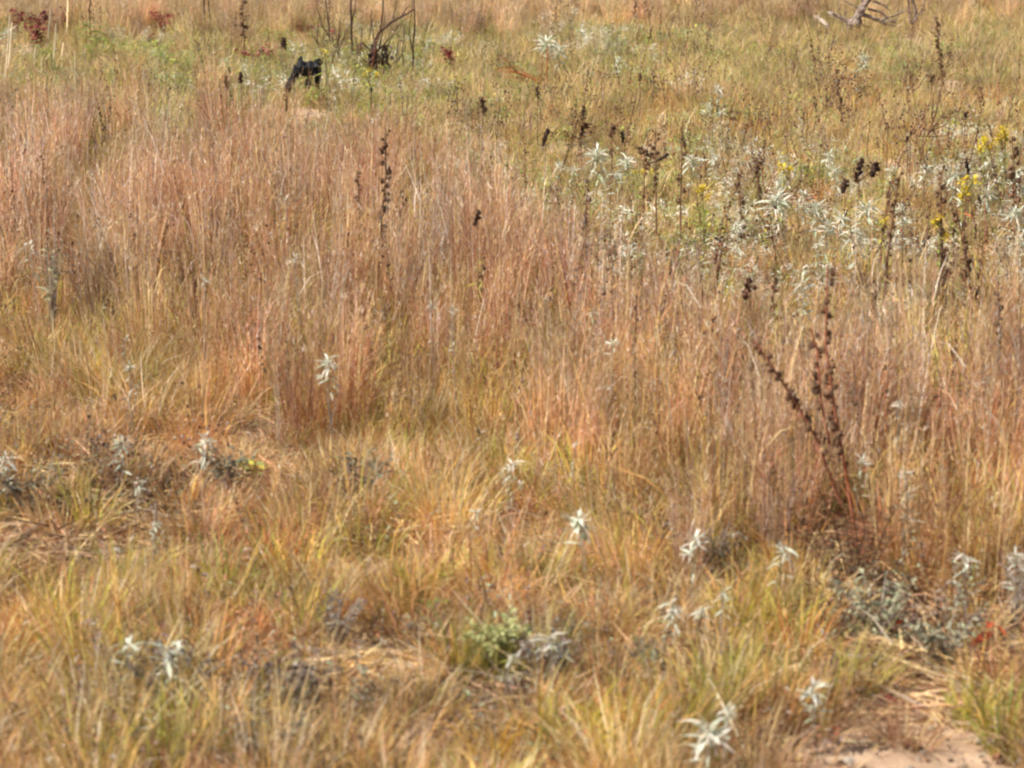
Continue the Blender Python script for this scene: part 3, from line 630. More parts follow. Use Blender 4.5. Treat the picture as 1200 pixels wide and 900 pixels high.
stalk('seed_stalk', [(1195, 290), (1190, 220), (1186, 160)], 'broad dark brown seed plume behind the yellow flower at the right edge', 'seed stalk', SG, 2.2, 13, 1.9, .1)
stalk('seed_stalk', [(1010, 420), (1016, 380), (1036, 320), (1040, 300)], 'maroon leaning stalk base right of the big branching seed stalk', 'seed stalk', SG, 2.4, 8, 1.0, .4)
stalk('seed_stalk', [(680, 330), (684, 270), (690, 210)], 'dark speckled stalk below the long-leaved silvery sage', 'seed stalk', SG, 1.6, 8, 1.2, .15, meshes=CL_DARK)
stalk('seed_stalk', [(868, 300), (868, 250), (866, 212)], 'brown fuzzy stalk left of the big feathery silvery sage', 'seed stalk', SG, 1.6, 9, 1.3, .2)
stalk('seed_stalk', [(530, 700), (531, 670), (531, 640)], 'short blackish stub standing in the golden grass near the bottom centre', 'seed stalk', SG, 4, 9, 1.2, .3, meshes=CL_DARK)
stalk('seed_stalk', [(180, 660), (181, 620), (183, 590)], 'short grey bare stub standing in litter at the lower left', 'seed stalk', SG, 3, 5, .5, .6, stemc='grey')
stalk('seed_stalk', [(1068, 230), (1082, 170), (1100, 120), (1108, 80)], 'rusty feathery dead plant with fine ascending branches, above left of the yellow flowers', 'dead plant', 'feathery dead plants', 1.5, 4, .5, .6,
      branches=[([(1080, 175), (1084, 150), (1084, 120)], .9), ([(1084, 165), (1098, 130), (1102, 105)], .9), ([(1086, 160), (1105, 135), (1112, 118)], .9), ([(1078, 180), (1072, 150), (1080, 128)], .9), ([(1088, 155), (1110, 145), (1116, 130)], .9), ([(1080, 160), (1100, 160), (1112, 157)], .9), ([(1092, 140), (1094, 110), (1100, 90)], .9)])
for i, (x, y0, y1, k) in enumerate([(287, 75, 5, 8), (288, 62, 0, 7)][:1]):
    stalk('seed_stalk', [(x, y0), (x-1, 40), (x-3, y1), (x-2, -12)], 'tall dark beaded stalk crossing the top edge left of the black stump', 'seed stalk', SG, 1.5, k, 1.6, .35)

# ---- coneflower / bush-clover seed heads: dark ovals on thin stems
def head_mesh(seed, c0, c1):
    rr = random.Random(seed); g = Geo()
    for k in range(9):
        z = -.85+1.7*k/8; q = .3*math.sqrt(max(.1, 1-z*z)); an = rr.uniform(0, 6.28); s = rr.uniform(.16, .32); g.lump(Vector((math.cos(an)*q, math.sin(an)*q, z)), s, s, s*.9, c0, c1, 6, 4, .35, rr)
    g.lump(Vector((0, 0, 0)), .2, .2, .9, c0, c1, 6, 5, .3, rr)
    for k in range(30):
        d = Vector((rr.uniform(-1, 1), rr.uniform(-1, 1), 0)).normalized(); z = rr.uniform(-.9, .95); q = .4*math.sqrt(max(0, 1-z*z)); p = Vector((d.x*q, d.y*q, z)); g.leaf(p, (d+UP*rr.uniform(-.3, 1)).normalized(), rr.uniform(.15, .4), .12, UP, c0, c1)
    return g.mesh('seed_head', M_DEAD)
HEADS = [head_mesh(i, C['black'], C['seed'] if i % 2 else C['brown']) for i in range(6)]
HG = 'dark seed heads on thin stems'
def seedhead(px, py, wpx, hpx, h, label, lean=0.0, bend=(0, 0), more=()):
    top = at(px, py, h); base = Vector((top.x+bend[0]*mpp(top.y), top.y, 0)); base.z = float(ground(base.x, base.y)); m = mpp(top.y)
    t = thing('seeding_wildflower', label, 'seed head', base, HG); tl = top-base
    stem_part(t, [Vector((0, 0, -.01)), tl*.5+Vector((rt.uniform(-.01, .01), 0, 0)), tl], .65*m, .45*m, C['brown'])
    for (dx, dy, w_, h_, ln) in [(0, 0, wpx, hpx, lean)]+list(more):
        o = obj('seed_head', rt.choice(HEADS), t); p = tl+Vector((dx*m, 0, -dy*m)); o.location = p; o.scale = (w_*m*1.15, w_*m*1.15, h_*m/2*.95); o.rotation_euler = (rt.uniform(-.2, .2), ln, rt.uniform(0, 6))
        if (dx, dy) != (0, 0):
            a = tl*.82; stem_part(t, [a, a.lerp(p, .6), p], .8*m, .6*m, C['brown'], 'branch')
for a in [
 (566, 123, 8, 20, .5, 'single dark oval seed head standing clear above the green strip at top centre'),
 (640, 161, 8, 22, .5, 'dark drooping seed head left of the tallest dark seed heads, top centre', -.25),
 (559, 255, 8, 20, .62, 'lone dark seed head in the middle of the reddish grass'),
 (887, 194, 9, 20, .5, 'dark forked seed head on a leaning stem, left of the silvery sages', .2, (10, 0)),
 (1134, 197, 8, 26, .5, 'black club-shaped seed head below left of the yellow flowers'),
 (265, 97, 7, 18, .42, 'left of two dark seed heads left of the black stump', .15),
 (282, 91, 7, 14, .42, 'right of two dark seed heads left of the black stump', .1),
 (269, 82, 4, 8, .46, 'tiny dark seed head just above the two left of the black stump', .2),
 (717, 153, 8, 18, .45, 'brownish seed head right of the tallest dark seed heads, hollow-looking', .2),
 (729, 160, 6, 14, .45, 'small dark seed head beside the brownish hollow-looking one'),
 (990, 218, 10, 18, .42, 'round black seed head below the dark pair in the silvery band'),
 (1148, 233, 5, 12, .45, 'small dark leaning seed head below the club-shaped black one', -.4),
 (1118, 270, 6, 12, .5, 'small dark pod cluster near the orange leaves at right'),
 (875, 338, 12, 26, .55, 'fuzzy maroon seed head on a thin stem left of the big branching stalk'),
 (1092, 92, 7, 9, .35, 'small black seed pod in the olive meadow below the isolated spike', .9),
 (1132, 134, 6, 8, .35, 'small black seed pod left of the curved grey-tipped stalk', .2),
 (1063, 163, 4, 9, .38, 'small dark pod left of the rusty feathery plant', .3),
 (1067, 156, 4, 5, .38, 'tiny round pod at the top left of the rusty feathery plant'),
 (962, 170, 4, 4, .36, 'tiny black pod above the white sage in the orange patch'),
 (1041, 149, 4, 4, .36, 'tiny black pod left of the rusty feathery plant, higher'),
 (1019, 143, 3, 3, .36, 'tiny black pod in the orange patch of the far meadow'),
 (592, 107, 4, 4, .4, 'tiny black pod right of the lone dark oval seed head'),
 (332, 49, 7, 12, .4, 'left of two plum-coloured pods above the black stump', .4),
 (334, 52, 5, 12, .36, 'right of two plum-coloured pods above the black stump', .2),
 (238, 98, 4, 8, .4, 'faint dark pod at the left of the green strip'),
 (448, 176, 6, 10, .55, 'small dark pod near the three brown stalks', .2),
 (435, 105, 3, 6, .4, 'tiny dark pod below the twiggy shrub'),
 (630, 108, 5, 16, .45, 'thin dark spike below the rusty leaning plant', .05),
 (750, 90, 5, 10, .38, 'dark two-part pod at the far left of the olive meadow', .1),
]:
    seedhead(*a[:6], **({'lean': a[6]} if len(a) > 6 else {}), **({'bend': a[7]} if len(a) > 7 else {}))
seedhead(683, 132, 8, 18, .5, 'stacked pair of black seed heads, the tallest at top centre right', 0, more=[(3, 15, 12, 8, 0), (0, 22, 7, 12, 0)])
seedhead(755, 178, 8, 22, .48, 'black seed heads slanting across a brown stalk', 1.2, more=[(22, 6, 6, 22, 1.3), (10, 4, 5, 14, 1.2)])
seedhead(1008, 196, 10, 22, .45, 'dark pair of thick blackish seed heads standing side by side in the silvery band', .1, more=[(16, 2, 13, 18, .9), (-5, 12, 8, 14, 0)])

# ---- yellow flowers
YP = []
for i in range(3):
    rr = random.Random(70+i); g = Geo()
    for k in range(26):
        d = Vector((rr.gauss(0, 1), rr.gauss(0, 1), rr.gauss(.2, .8))).normalized(); p = d*rr.uniform(.1, .5); c = pick([C['yellow'], C['yellow'], lin(220, 200, 80)], rr)
        g.leaf(p, (d+Vector((0, 0, .4))).normalized(), .28, .16, UP, c, c); 
        if k % 3 == 0: g.lump(p, .09, .09, .09, c, c, 5, 3, .2, rr)
    YP.append(g.mesh('flower_cluster', M_LEAF))
GL = []
for i in range(3):
    rr = random.Random(90+i); g = Geo(); c = pick([C['leafgreen'], C['lime'], C['olive']], rr); g.leaf(Vector((0, 0, 0)), Vector((1, 0, 0)), 1, .3, UP, c, mixc(c, C['lime'], .4), .3); GL.append(g.mesh('leaf', M_LEAF))
YG = 'yellow flowering plants'
for (pts, h, label) in [
 ([(1178, 152, 12), (1172, 162, 12), (1181, 161, 10)], .5, 'bright lemon-yellow flower head at the right edge, highest of the yellow flowers'),
 ([(1153, 168, 12), (1160, 175, 12), (1149, 177, 11)], .48, 'bright yellow flower head just left of and below the highest one'),
 ([(1128, 212, 11), (1131, 225, 11), (1141, 212, 10), (1126, 232, 8)], .46, 'taller-than-wide yellow flowers below the black club-shaped seed head'),
 ([(1101, 254, 9), (1094, 263, 9), (1110, 278, 7)], .48, 'mustard-yellow flowers amid brown seed stalks on the right'),
 ([(1036, 259, 8)], .45, 'single small golden flower left of the plum-brown stalk'),
 ([(918, 197, 12), (926, 201, 8)], .42, 'small yellow flower above the big feathery silvery sage'),
 ([(824, 224, 9), (818, 222, 8), (828, 231, 7)], .44, 'small yellow flowers in front of the grey-white sage, right of centre'),
 ([(745, 201, 5), (753, 202, 5), (763, 201, 5)], .42, 'row of three tiny yellow flowers under the slanting black seed heads'),
 ([(381, 62, 8)], .42, 'small yellow flower above right of the black stump'),
 ([(432, 82, 6), (441, 90, 7), (428, 88, 5)], .4, 'yellow flowers at the foot of the bare twiggy shrub'),
]:
    h += .06; px, py, s0 = pts[0]; top = at(px, py, h); m = mpp(top.y); base = top.copy(); base.z = float(ground(base.x, base.y)); t = thing('yellow_flower_plant', label, 'flower', base, YG)
    tl = top-base; stem_part(t, [Vector((0, 0, -.01)), tl*.55+Vector((.008, 0, 0)), tl], 1.1*m, .7*m, C['olive'])
    for (x, y, s) in pts:
        o = obj('flower_cluster', rt.choice(YP), t); p = Vector(((x-px)*m, rt.uniform(-.01, .01), (py-y)*m))+tl; o.location = p; o.scale = (s*m*1.35,)*3; o.rotation_euler = (0, 0, rt.uniform(0, 6))
        if (x, y) != (px, py): stem_part(t, [tl*.8, p], .7*m, .5*m, C['olive'], 'branch')
    for k in range(10):
        an = rt.uniform(0, 2*PI); add_leaf(t, GL, tl*rt.uniform(.3, .9), Vector((math.cos(an), math.sin(an), rt.uniform(-.2, .6))).normalized(), 12*m*rt.uniform(.6, 1.1))

# ---- leafy green and coloured plants
def leafy(name, px, py, h, n, L, wr, pal, label, cat, group=None, spread=.08, mat=M_LEAF, stemc='olive', stems=4, bare=.1, upw=.5, partname='leaf', lm=None, Cl=True, cs=None):
    """px,py: photo pixel of the middle of the crown"""
    if py < 150: h *= 1.5; L *= 1.15; n = int(n*2.2); spread *= 1.15
    c = at(px, py, h*.55); base = Vector((c.x, c.y, 0)); base.z = float(ground(base.x, base.y)); t = thing(name, label, cat, base, group)
    ms = lm
    Cl = Cl and not (name == 'green_plant' and py < 150)
    CLEAR.append((base.x, base.y, spread+.07, .12+h*(1.4 if py > 300 else 1.6)+spread, cs or (.62 if py > 300 else .85))) if Cl else None
    if ms is None:
        ms = []
        for i in range(4):
            rr = rt; g = Geo(); q = pick(pal, rr); g.leaf(Vector((0, 0, 0)), Vector((1, 0, 0)), 1, wr, UP, mixc(q, C['brown'], .15), q, rr.uniform(0, .5)); ms.append(g.mesh('leaf', mat))
    for s in range(stems):
        an = rt.uniform(0, 2*PI); tip = Vector((math.cos(an)*spread*rt.uniform(.3, 1), math.sin(an)*spread*rt.uniform(.3, 1), h*rt.uniform(.75, 1.05)))
        mid = tip*.5+Vector((0, 0, h*.12)); P = [Vector((rt.uniform(-.01, .01), rt.uniform(-.01, .01), -.01)), mid, tip]; stem_part(t, P, .0022, .0012, C[stemc])
        for k in range(n//stems):
            q = rt.uniform(bare, 1); p = P[0].lerp(P[1], q*2) if q < .5 else P[1].lerp(P[2], q*2-1); a2 = rt.uniform(0, 2*PI)
            add_leaf(t, ms, p, Vector((math.cos(a2), math.sin(a2), rt.uniform(-.3, 1)*upw)).normalized(), L*rt.uniform(.6, 1.2), rt.uniform(-.7, .7))
    return t
gpal = [C['leafgreen'], C['green'], C['lime']]
for a in [
 (302, 552, .12, 16, .085, .30, gpal, 'broad-leaved green plant beside a white sage head, left foreground', .05),
 (510, 718, .10, 8, .06, .45, [lin(120, 140, 40), C['leafgreen']], 'small bright green leaves low in golden grass near the bottom centre', .03),
 (682, 560, .16, 14, .07, .14, [C['leafgreen'], C['lime']], 'vivid green grassy clump below the tiny white sage tip right of centre', .06),
 (722, 568, .14, 10, .05, .16, [C['lime'], C['olive']], 'yellow-green narrow-leaved clump right of the vivid green one', .05),
 (752, 745, .12, 10, .075, .16, [C['green'], C['sagegreen']], 'upright green leaf clump left of the two low white sage heads', .04),
 (1120, 262, .34, 22, .07, .25, [C['leafgreen'], C['olive'], lin(196, 120, 60)], 'dark green leafy plant with some orange leaves, near the right edge beneath yellow flowers', .08),
 (940, 208, .25, 26, .07, .14, [C['lime'], C['leafgreen']], 'yellow-green bushy plant right behind the big feathery silvery sage', .14),
 (822, 250, .3, 18, .05, .22, [C['lime'], C['leafgreen']], 'leafy green plant under the small yellow flowers right of centre', .08),
 (1175, 203, .25, 18, .07, .2, [C['leafgreen'], C['sagegreen']], 'light green leafy patch below the bright yellow flowers at the right edge', .12),
 (1108, 60, .15, 20, .09, .18, [C['leafgreen'], C['green']], 'light green patch behind the isolated beaded spike, upper right', .2),
 (560, 352, .5, 16, .06, .16, [C['lime'], lin(200, 190, 90)], 'pale lime feathery plant in the centre of the reddish grass', .05),
 (108, 48, .3, 24, .09, .2, [C['leafgreen'], C['green']], 'bright green plant in the far left strip, right of the straw stems', .12),
 (365, 110, .14, 26, .08, .14, [lin(150, 180, 70), C['leafgreen']], 'fresh green tuft under the legs of the black stump', .12),
 (352, 92, .12, 12, .07, .14, [lin(150, 180, 70), C['leafgreen']], 'small fresh green tuft between the legs of the black stump', .06),
 (590, 80, .14, 40, .08, .18, gpal, 'largest fresh green patch in the strip at top centre', .28),
 (200, 75, .14, 36, .08, .18, gpal, 'fresh green patch in the strip at upper left', .25),
 (140, 55, .16, 30, .08, .18, gpal, 'green bushy growth left in the far strip', .18),
 (420, 68, .16, 20, .08, .18, gpal, 'green growth left of the twiggy shrub', .12),
 (500, 55, .14, 26, .08, .18, gpal, 'green patch right of the twiggy shrub', .2),
]:
    leafy('green_plant', *a[:4], a[4], a[5], a[6], a[7], 'plant', 'green leafy plants among the dry grass', a[8])
opal = [lin(222, 110, 50), lin(208, 96, 52), lin(226, 140, 70)]
for a in [
 (1065, 737, .10, 5, .05, .5, opal, 'small plant with two bright orange leaves in the grey ground cover at lower right', .02),
 (1165, 748, .14, 5, .075, .4, [lin(196, 96, 56)], 'red-orange single-leaved sprig near the right edge, lower right', .015),
 (1062, 785, .07, 6, .04, .5, [lin(206, 128, 60)], 'dull orange leaves just above the shadowed edge of the bare soil', .03),
 (988, 760, .09, 3, .06, .3, opal, 'thin upright orange leaf left of the grey ground cover at lower right', .01),
 (1107, 806, .05, 4, .035, .5, opal, 'tiny orange leaves right of the shadowed mound at lower right', .02),
 (320, 500, .18, 4, .06, .35, [lin(190, 110, 60)], 'rust-orange leaf above the green broad-leaved plant at left', .01),
 (390, 410, .2, 3, .05, .35, [lin(220, 140, 60)], 'small orange leaf above the white sage rosette left of centre', .01)]:
    leafy('orange_leaved_plant', *a[:4], a[4], a[5], a[6], a[7], 'plant', 'orange-leaved seedlings', a[8], stems=1, stemc='redbrown')
leafy('red_leaved_seedling', 978, 858, .045, 5, .03, .6, [lin(205, 60, 44), lin(190, 70, 50)], 'tiny scarlet-leaved seedling on the edge of the bare soil at lower right', 'seedling', spread=.012, stems=1, stemc='redbrown')
cpal = [C['crimson'], lin(140, 60, 60), lin(96, 40, 44), lin(150, 84, 70)]
for a in [
 (529, 70, .15, 34, .05, .5, 'crimson low plant right of the bare twiggy shrub', .09),
 (192, 25, .16, 46, .06, .5, 'dull red low shrub far back near the top, left', .2),
 (172, 46, .10, 14, .05, .5, 'small dark red plant below the dull red shrub at upper left', .08),
 (300, 66, .14, 34, .06, .45, 'sprawling plum-red plant left of the black stump', .22),
 (362, 38, .14, 24, .05, .5, 'pinkish red foliage behind the black stump', .16),
 (395, 44, .15, 26, .05, .5, 'red foliage at the foot of the thin bare stem right of the black stump', .12),
 (36, 28, .24, 60, .06, .45, 'red-brown bushy plant at the upper left, between straw stems', .22),
 (44, 42, .2, 40, .06, .45, 'wilted maroon plant in front of the red-brown bushy one at upper left', .08),
 (80, 22, .24, 50, .05, .4, 'greyish maroon bush at upper left, right of the pale straw stems', .2),
 (18, 28, .22, 26, .05, .45, 'small maroon bush at the upper left corner', .1),
 (422, 60, .12, 16, .045, .5, 'small red leaves between the bare stems, top centre left', .07),
 (165, 88, .12, 16, .05, .45, 'small plum plant in the green strip at left', .08),
]:
    leafy('red_leaved_shrub', a[0], a[1], a[2], a[3], a[4], a[5], cpal, a[6], 'shrub', 'dark red low shrubs far back', a[7], stemc='crimson', stems=6)
# ---- grey low mounds
gp = [C['grey'], lin(120, 110, 100), lin(150, 150, 132), C['purple']]
for a in [
 (30, 572, .16, 110, .03, .35, 'dark grey-green mound at the left edge below a white sage tuft', .16, [lin(112, 112, 88), lin(140, 138, 112), lin(92, 84, 70)]),
 (420, 562, .15, 90, .032, .4, 'dull sage-green mound left of the pale golden grass, left of centre', .14, [lin(124, 128, 106), lin(150, 150, 126), lin(100, 100, 80)]),
 (265, 552, .15, 80, .03, .4, 'grey-green foliage below a white sage head and beside the green plant', .12, [lin(140, 140, 116), lin(118, 116, 94)]),
 (198, 800, .15, 110, .03, .35, 'blackish grey mound under the bright sage tuft, lower left', .15, [lin(104, 92, 88), lin(130, 120, 112), lin(80, 68, 64)]),
 (335, 800, .14, 110, .03, .35, 'dark purplish-grey mound in the lower left, right of the blackish one', .17, [lin(110, 96, 92), lin(136, 128, 108), lin(84, 72, 66)]),
 (310, 870, .12, 100, .03, .35, 'grey mound at the bottom, left of centre', .17, [lin(130, 120, 106), lin(150, 148, 120)]),
 (395, 730, .13, 60, .026, .35, 'small mottled grey mound with pale leaves, lower left of centre', .1, [lin(140, 138, 122), lin(110, 98, 92)]),
 (640, 775, .12, 90, .03, .35, 'ash-grey mound topped by a snow-white sage head', .11, [lin(160, 150, 142), lin(130, 116, 110), lin(180, 172, 164)]),
 (583, 762, .12, 210, .034, .42, 'pale minty green cushion plant near the bottom centre', .12, [lin(214, 216, 156), lin(224, 224, 178), lin(188, 190, 130)]),
 (835, 645, .14, 70, .03, .4, 'dull grey-green clump behind the spreading white sage, right of centre', .12, [lin(130, 124, 108), lin(150, 148, 130)]),
 (1030, 715, .14, 110, .03, .4, 'mottled grey-green mound left of the bright orange leaves, lower right', .17, [lin(120, 120, 98), lin(160, 160, 128), lin(92, 80, 72)]),
 (1105, 750, .13, 110, .03, .4, 'mottled grey-green mound right of the bright orange leaves, lower right', .17, [lin(126, 126, 104), lin(170, 168, 138), lin(92, 80, 72)]),
 (1190, 690, .18, 80, .035, .25, 'fuzzy pale pinkish plant at the right edge below a white sage', .1, [lin(214, 200, 186), lin(190, 170, 156)]),
 (760, 770, .11, 50, .028, .4, 'dull green-grey clump right of the ash-grey mound', .09, [lin(128, 128, 100), lin(104, 100, 80)]),
 (60, 335, .4, 40, .04, .3, 'pale greenish plant in a dark gap of the grass at the left', .07, [lin(150, 150, 110), lin(176, 172, 130)]),
]:
    leafy('grey_leaved_mound', a[0], a[1], a[2]*1.45, int(a[3]*2.4), a[4], a[5], a[8], a[6], 'ground cover', 'grey-leaved mounds in the foreground', a[7], mat=M_FELT, stemc='grey', stems=16, bare=.15, upw=1.0, cs=.5)

# ---- dark brown feathery plume at the base of the branching stalk
def plume(px, py, h, n, label, name='dead_fern_plume'):
    base = at(px, py); t = thing(name, label, 'dead plant', base)
    for k in range(n):
        an = rt.uniform(0, 2*PI); tl = rt.uniform(.05, .55); d = Vector((math.cos(an)*math.sin(tl)-.12, math.sin(an)*math.sin(tl), math.cos(tl))); g = Geo()
        hh = h*rt.uniform(.5, 1.05); pts = g.blade(Vector((math.cos(an)*.03, math.sin(an)*.03, -.01)), d, hh, .004, rt.uniform(0, .6), 5, C['dark'], C['brown'], rt, .002)
        for j in range(34):
            q = rt.uniform(.5, 4.95); i = int(q); b = pts[i].lerp(pts[i+1], q-i); a2 = rt.uniform(0, 2*PI); dl = Vector((math.cos(a2), math.sin(a2), rt.uniform(-.1, .9))).normalized()
            c = pick([C['dark'], C['brown'], C['seed'], C['redbrown']], rt); g.blade(b, dl, rt.uniform(.02, .05), .0035, .4, 2, c, mixc(c, C['tan'], .2), rt)
        obj('frond', (g, M_DEAD), t)
CLEAR.append((at(1000, 690).x, at(1000, 690).y-.1, .22, .5, .9))
plume(1000, 690, .50, 30, 'dark brown feathery dead plume at the foot of the big branching seed stalk')

# ---- charred stump far back
Y0 = at(355, 124).y; m0 = mpp(Y0); b0 = at(357, 124)
t = thing('charred_stump', 'jet black charred stump with a slanting leg, in the green strip at upper left', 'stump', b0)
def P0(x, y, dy=0): return on_depth(x, y, Y0)-b0+Vector((0, dy, 0))
CLEAR.append((b0.x, b0.y-.4, .30, 1.5, .97)); g = Geo(); BK = (.01, .01, .01)
g.tube([P0(348, 80), P0(352, 80), P0(358, 81), P0(364, 81), P0(369, 80), P0(375, 79)], [8*m0, 10*m0, 9*m0, 10.5*m0, 10*m0, 9*m0], BK, BK, 6, .3, rt)
obj('body', (g, M_CHAR), t)
for pl, rr_, nm in [([P0(351, 79), P0(345, 90), P0(338, 101), P0(331, 126, .02)], [6, 4.5, 3.8, 3], 'leg'), ([P0(372, 78), P0(372.5, 92), P0(372, 104), P0(373, 126)], [5, 3.6, 2.8, 2.4], 'leg'), ([P0(371, 80), P0(373, 73), P0(372, 69)], [4, 4.5, 3.0], 'horn'), ([P0(351, 76), P0(352, 70), P0(353.5, 66)], [2.2, 2.6, 1.2], 'horn')]:
    g = Geo(); g.tube(pl, [q*m0 for q in rr_], BK, BK, 7, .25, rt); obj(nm, (g, M_CHAR), t)
g = Geo(); g.lump(P0(361, 98), 4.4*m0, 4.4*m0, 6.5*m0, BK, BK, 8, 6, .15, rt); k_ = obj('knob', (g, M_CHAR), t)
g = Geo(); g.tube([P0(361, 86), P0(361.5, 94)], [1.6*m0, 1.4*m0], BK, BK, 5, .1); obj('stem', (g, M_CHAR), k_)

# ---- bare twiggy shrub, stems along the top
DLEAF = []
for i in range(4):
    g = Geo(); q = pick([C['dark'], C['seed'], C['purple'], C['crimson']], rt); g.leaf(Vector((0, 0, 0)), Vector((1, 0, 0)), 1, .4, UP, q, q, .4); DLEAF.append(g.mesh('leaf', M_DEAD))
def twigs(name, base_px, lines, label, cat, rad, mat=M_DEAD, c='dark', group=None, pods=0):
    b = at(*base_px); t = thing(name, label, cat, b, group); m = mpp(b.y)
    for i, (pl, r0, r1) in enumerate(lines):
        P = [on_depth(x, y, b.y)-b+Vector((0, rt.uniform(-.04, .04) if j else 0, 0)) for j, (x, y) in enumerate(pl)]
        Q = []
        for p, q in zip(P, P[1:]):
            for k in range(3): Q.append(p.lerp(q, k/3)+Vector((rt.uniform(-1, 1), rt.uniform(-1, 1), rt.uniform(-1, 1)))*m*.5)
        Q.append(P[-1]); g = Geo(); N = len(Q); g.tube(Q, [(r0+(r1-r0)*k/(N-1))*m for k in range(N)], C[c], C[c], 6, .15, rt); obj('trunk' if i == 0 and rad else ('stem' if not rad else 'branch'), (g, mat), t)
    return t
t = twigs('bare_shrub', (442, 96), [([(442, 96), (438, 70), (438, 52)], 5, 3.2), ([(438, 54), (444, 38), (458, 26), (478, 15), (486, 10)], 2.4, .9), ([(439, 52), (446, 36), (448, 14), (450, -8)], 1.6, .7), ([(444, 96), (452, 82), (454, 66), (450, 52)], 3, 1.2), ([(440, 90), (432, 76), (434, 62)], 2.6, 1.2), ([(439, 66), (430, 56), (424, 48)], 1.4, .6), ([(442, 60), (456, 46), (460, 40)], 1.2, .5)]+[([(x0, y0), (x0+dx*.5, y0-dy*.55), (x0+dx, y0-dy)], 1.1, .4) for x0, y0, dx, dy in [(440, 80, -16, 30), (442, 76, 14, 34), (450, 80, 10, 26), (436, 88, -14, 18), (452, 88, 16, 22), (444, 60, 8, 44), (460, 26, 4, 18), (470, 20, 10, 14), (446, 92, 22, 14), (438, 84, -24, 26), (447, 70, 20, 40), (441, 68, -6, 46)]],
  'dark bare twiggy shrub with one long arm reaching right, right of the black stump', 'shrub', 1)
for k in range(90):
    p = on_depth(rt.uniform(430, 458), rt.uniform(52, 92), t.location.y+rt.uniform(-.08, .08))-t.location; an = rt.uniform(0, 6.28)
    add_leaf(t, DLEAF, p, Vector((math.cos(an), math.sin(an), rt.uniform(-1, .3))).normalized(), rt.uniform(.04, .09))
TG = 'thin bare stems crossing the top edge'
for bp, lines, lab in [
 ((398, 80), [([(398, 80), (396, 50), (399, 22)], 1.0, .5), ([(397, 60), (403, 44), (405, 34)], .8, .4), ([(398, 66), (391, 52), (388, 40)], .8, .4)], 'forked thin bare stem left of the straight dark one, top centre left'),
 ((376, 72), [([(376, 72), (372, 44), (374, 20)], .9, .5), ([(374, 56), (366, 40), (364, 30)], .7, .4)], 'thin forked bare stem directly above the black stump'),
 ((466, 92), [([(466, 92), (464, 66), (468, 42)], 1.0, .5), ([(465, 74), (473, 60), (476, 52)], .8, .4)], 'low forked bare stem against the right side of the twiggy shrub'),
 ((425, 84), [([(425, 84), (422, 60), (424, 34)], .9, .5), ([(423, 66), (418, 52), (416, 44)], .7, .4)], 'low forked bare stem against the left side of the twiggy shrub'),
 ((413, 72), [([(413, 72), (412, 40), (411, 10), (412, -12)], 1.5, 1.0), ([(412, 30), (416, 12), (418, -10)], .8, .5)], 'straight dark bare stem between the black stump and the twiggy shrub'),
 ((388, 64), [([(388, 64), (385, 30), (382, 5), (381, -10)], 1.2, .8), ([(387, 45), (378, 30), (372, 10), (371, -8)], 1, .5)], 'curving dark bare stem right above the black stump'),
 ((485, 96), [([(485, 96), (484, 60), (486, 30), (485, 0), (484, -12)], 1.2, .7), ([(485, 70), (480, 40), (483, 0)], .8, .5)], 'grey bare stem right of the twiggy shrub'),
 ((105, 58), [([(105, 58), (105, 30), (104, 12), (108, -10)], 1.2, .8)], 'single dark bare stem crossing the top edge at the left'),
 ((241, 46), [([(241, 46), (240, 20), (239, -10)], 1.5, 1.0), ([(244, 46), (246, 20), (243, -10)], 1.0, .7)], 'pair of faint brown bare stems at the top, left'),
 ((478, 90), [([(474, 90), (472, 60), (474, 30)], .9, .6)], 'short grey bare stem beside the twiggy shrub'),
 ((435, 60), [([(432, 60), (434, 35), (436, 12)], .9, .5)], 'short dark bare stem left of the twiggy shrub top')]:
    twigs('bare_sapling', bp, lines, lab, 'stem', 0, group=TG)
# pale straw stems, upper left
PG = 'pale straw stems at the upper left'
for i, (x0, y0, x1, y1, lab) in enumerate([(5, 115, 12, 18, 'leftmost pale straw stem'), (9, 96, 14, 27, 'pale straw stem right beside the leftmost one'), (55, 60, 60, 8, 'brightest tall straw stem at upper left'), (48, 95, 50, 66, 'short straw stem in front of the green strip, left'), (40, 85, 42, 55, 'short thin straw stem left of another in front of the green strip'), (72, 82, 74, 50, 'short golden straw stem right of the others, upper left'), (62, 90, 66, 28, 'straw stem between the brightest tall one and the golden one'), (49, 40, 50, -8, 'thin straw stem crossing the top edge, left'), (79, 50, 80, -6, 'straw stem crossing the top edge beside the greyish bush'), (90, 150, 88, 60, 'pinkish tall straw stem at left, base in the red grass')]):
    b = at(x0, y0); m = mpp(b.y); t = thing('dry_reed', lab, 'stem', b, PG); P = [on_depth(x0+(x1-x0)*k/4+rt.uniform(-.5, .5), y0+(y1-y0)*k/4, b.y)-b for k in range(5)]
    stem_part(t, P, 1.5*m, .8*m, C['pale'], mat=M_GRASS)
    g = Geo(); g.blade(P[2], Vector((rt.uniform(-.5, .5), 0, 1)), 22*m, 2*m, .5, 3, C['pale'], C['straw'], rt); obj('leaf', (g, M_GRASS), t)

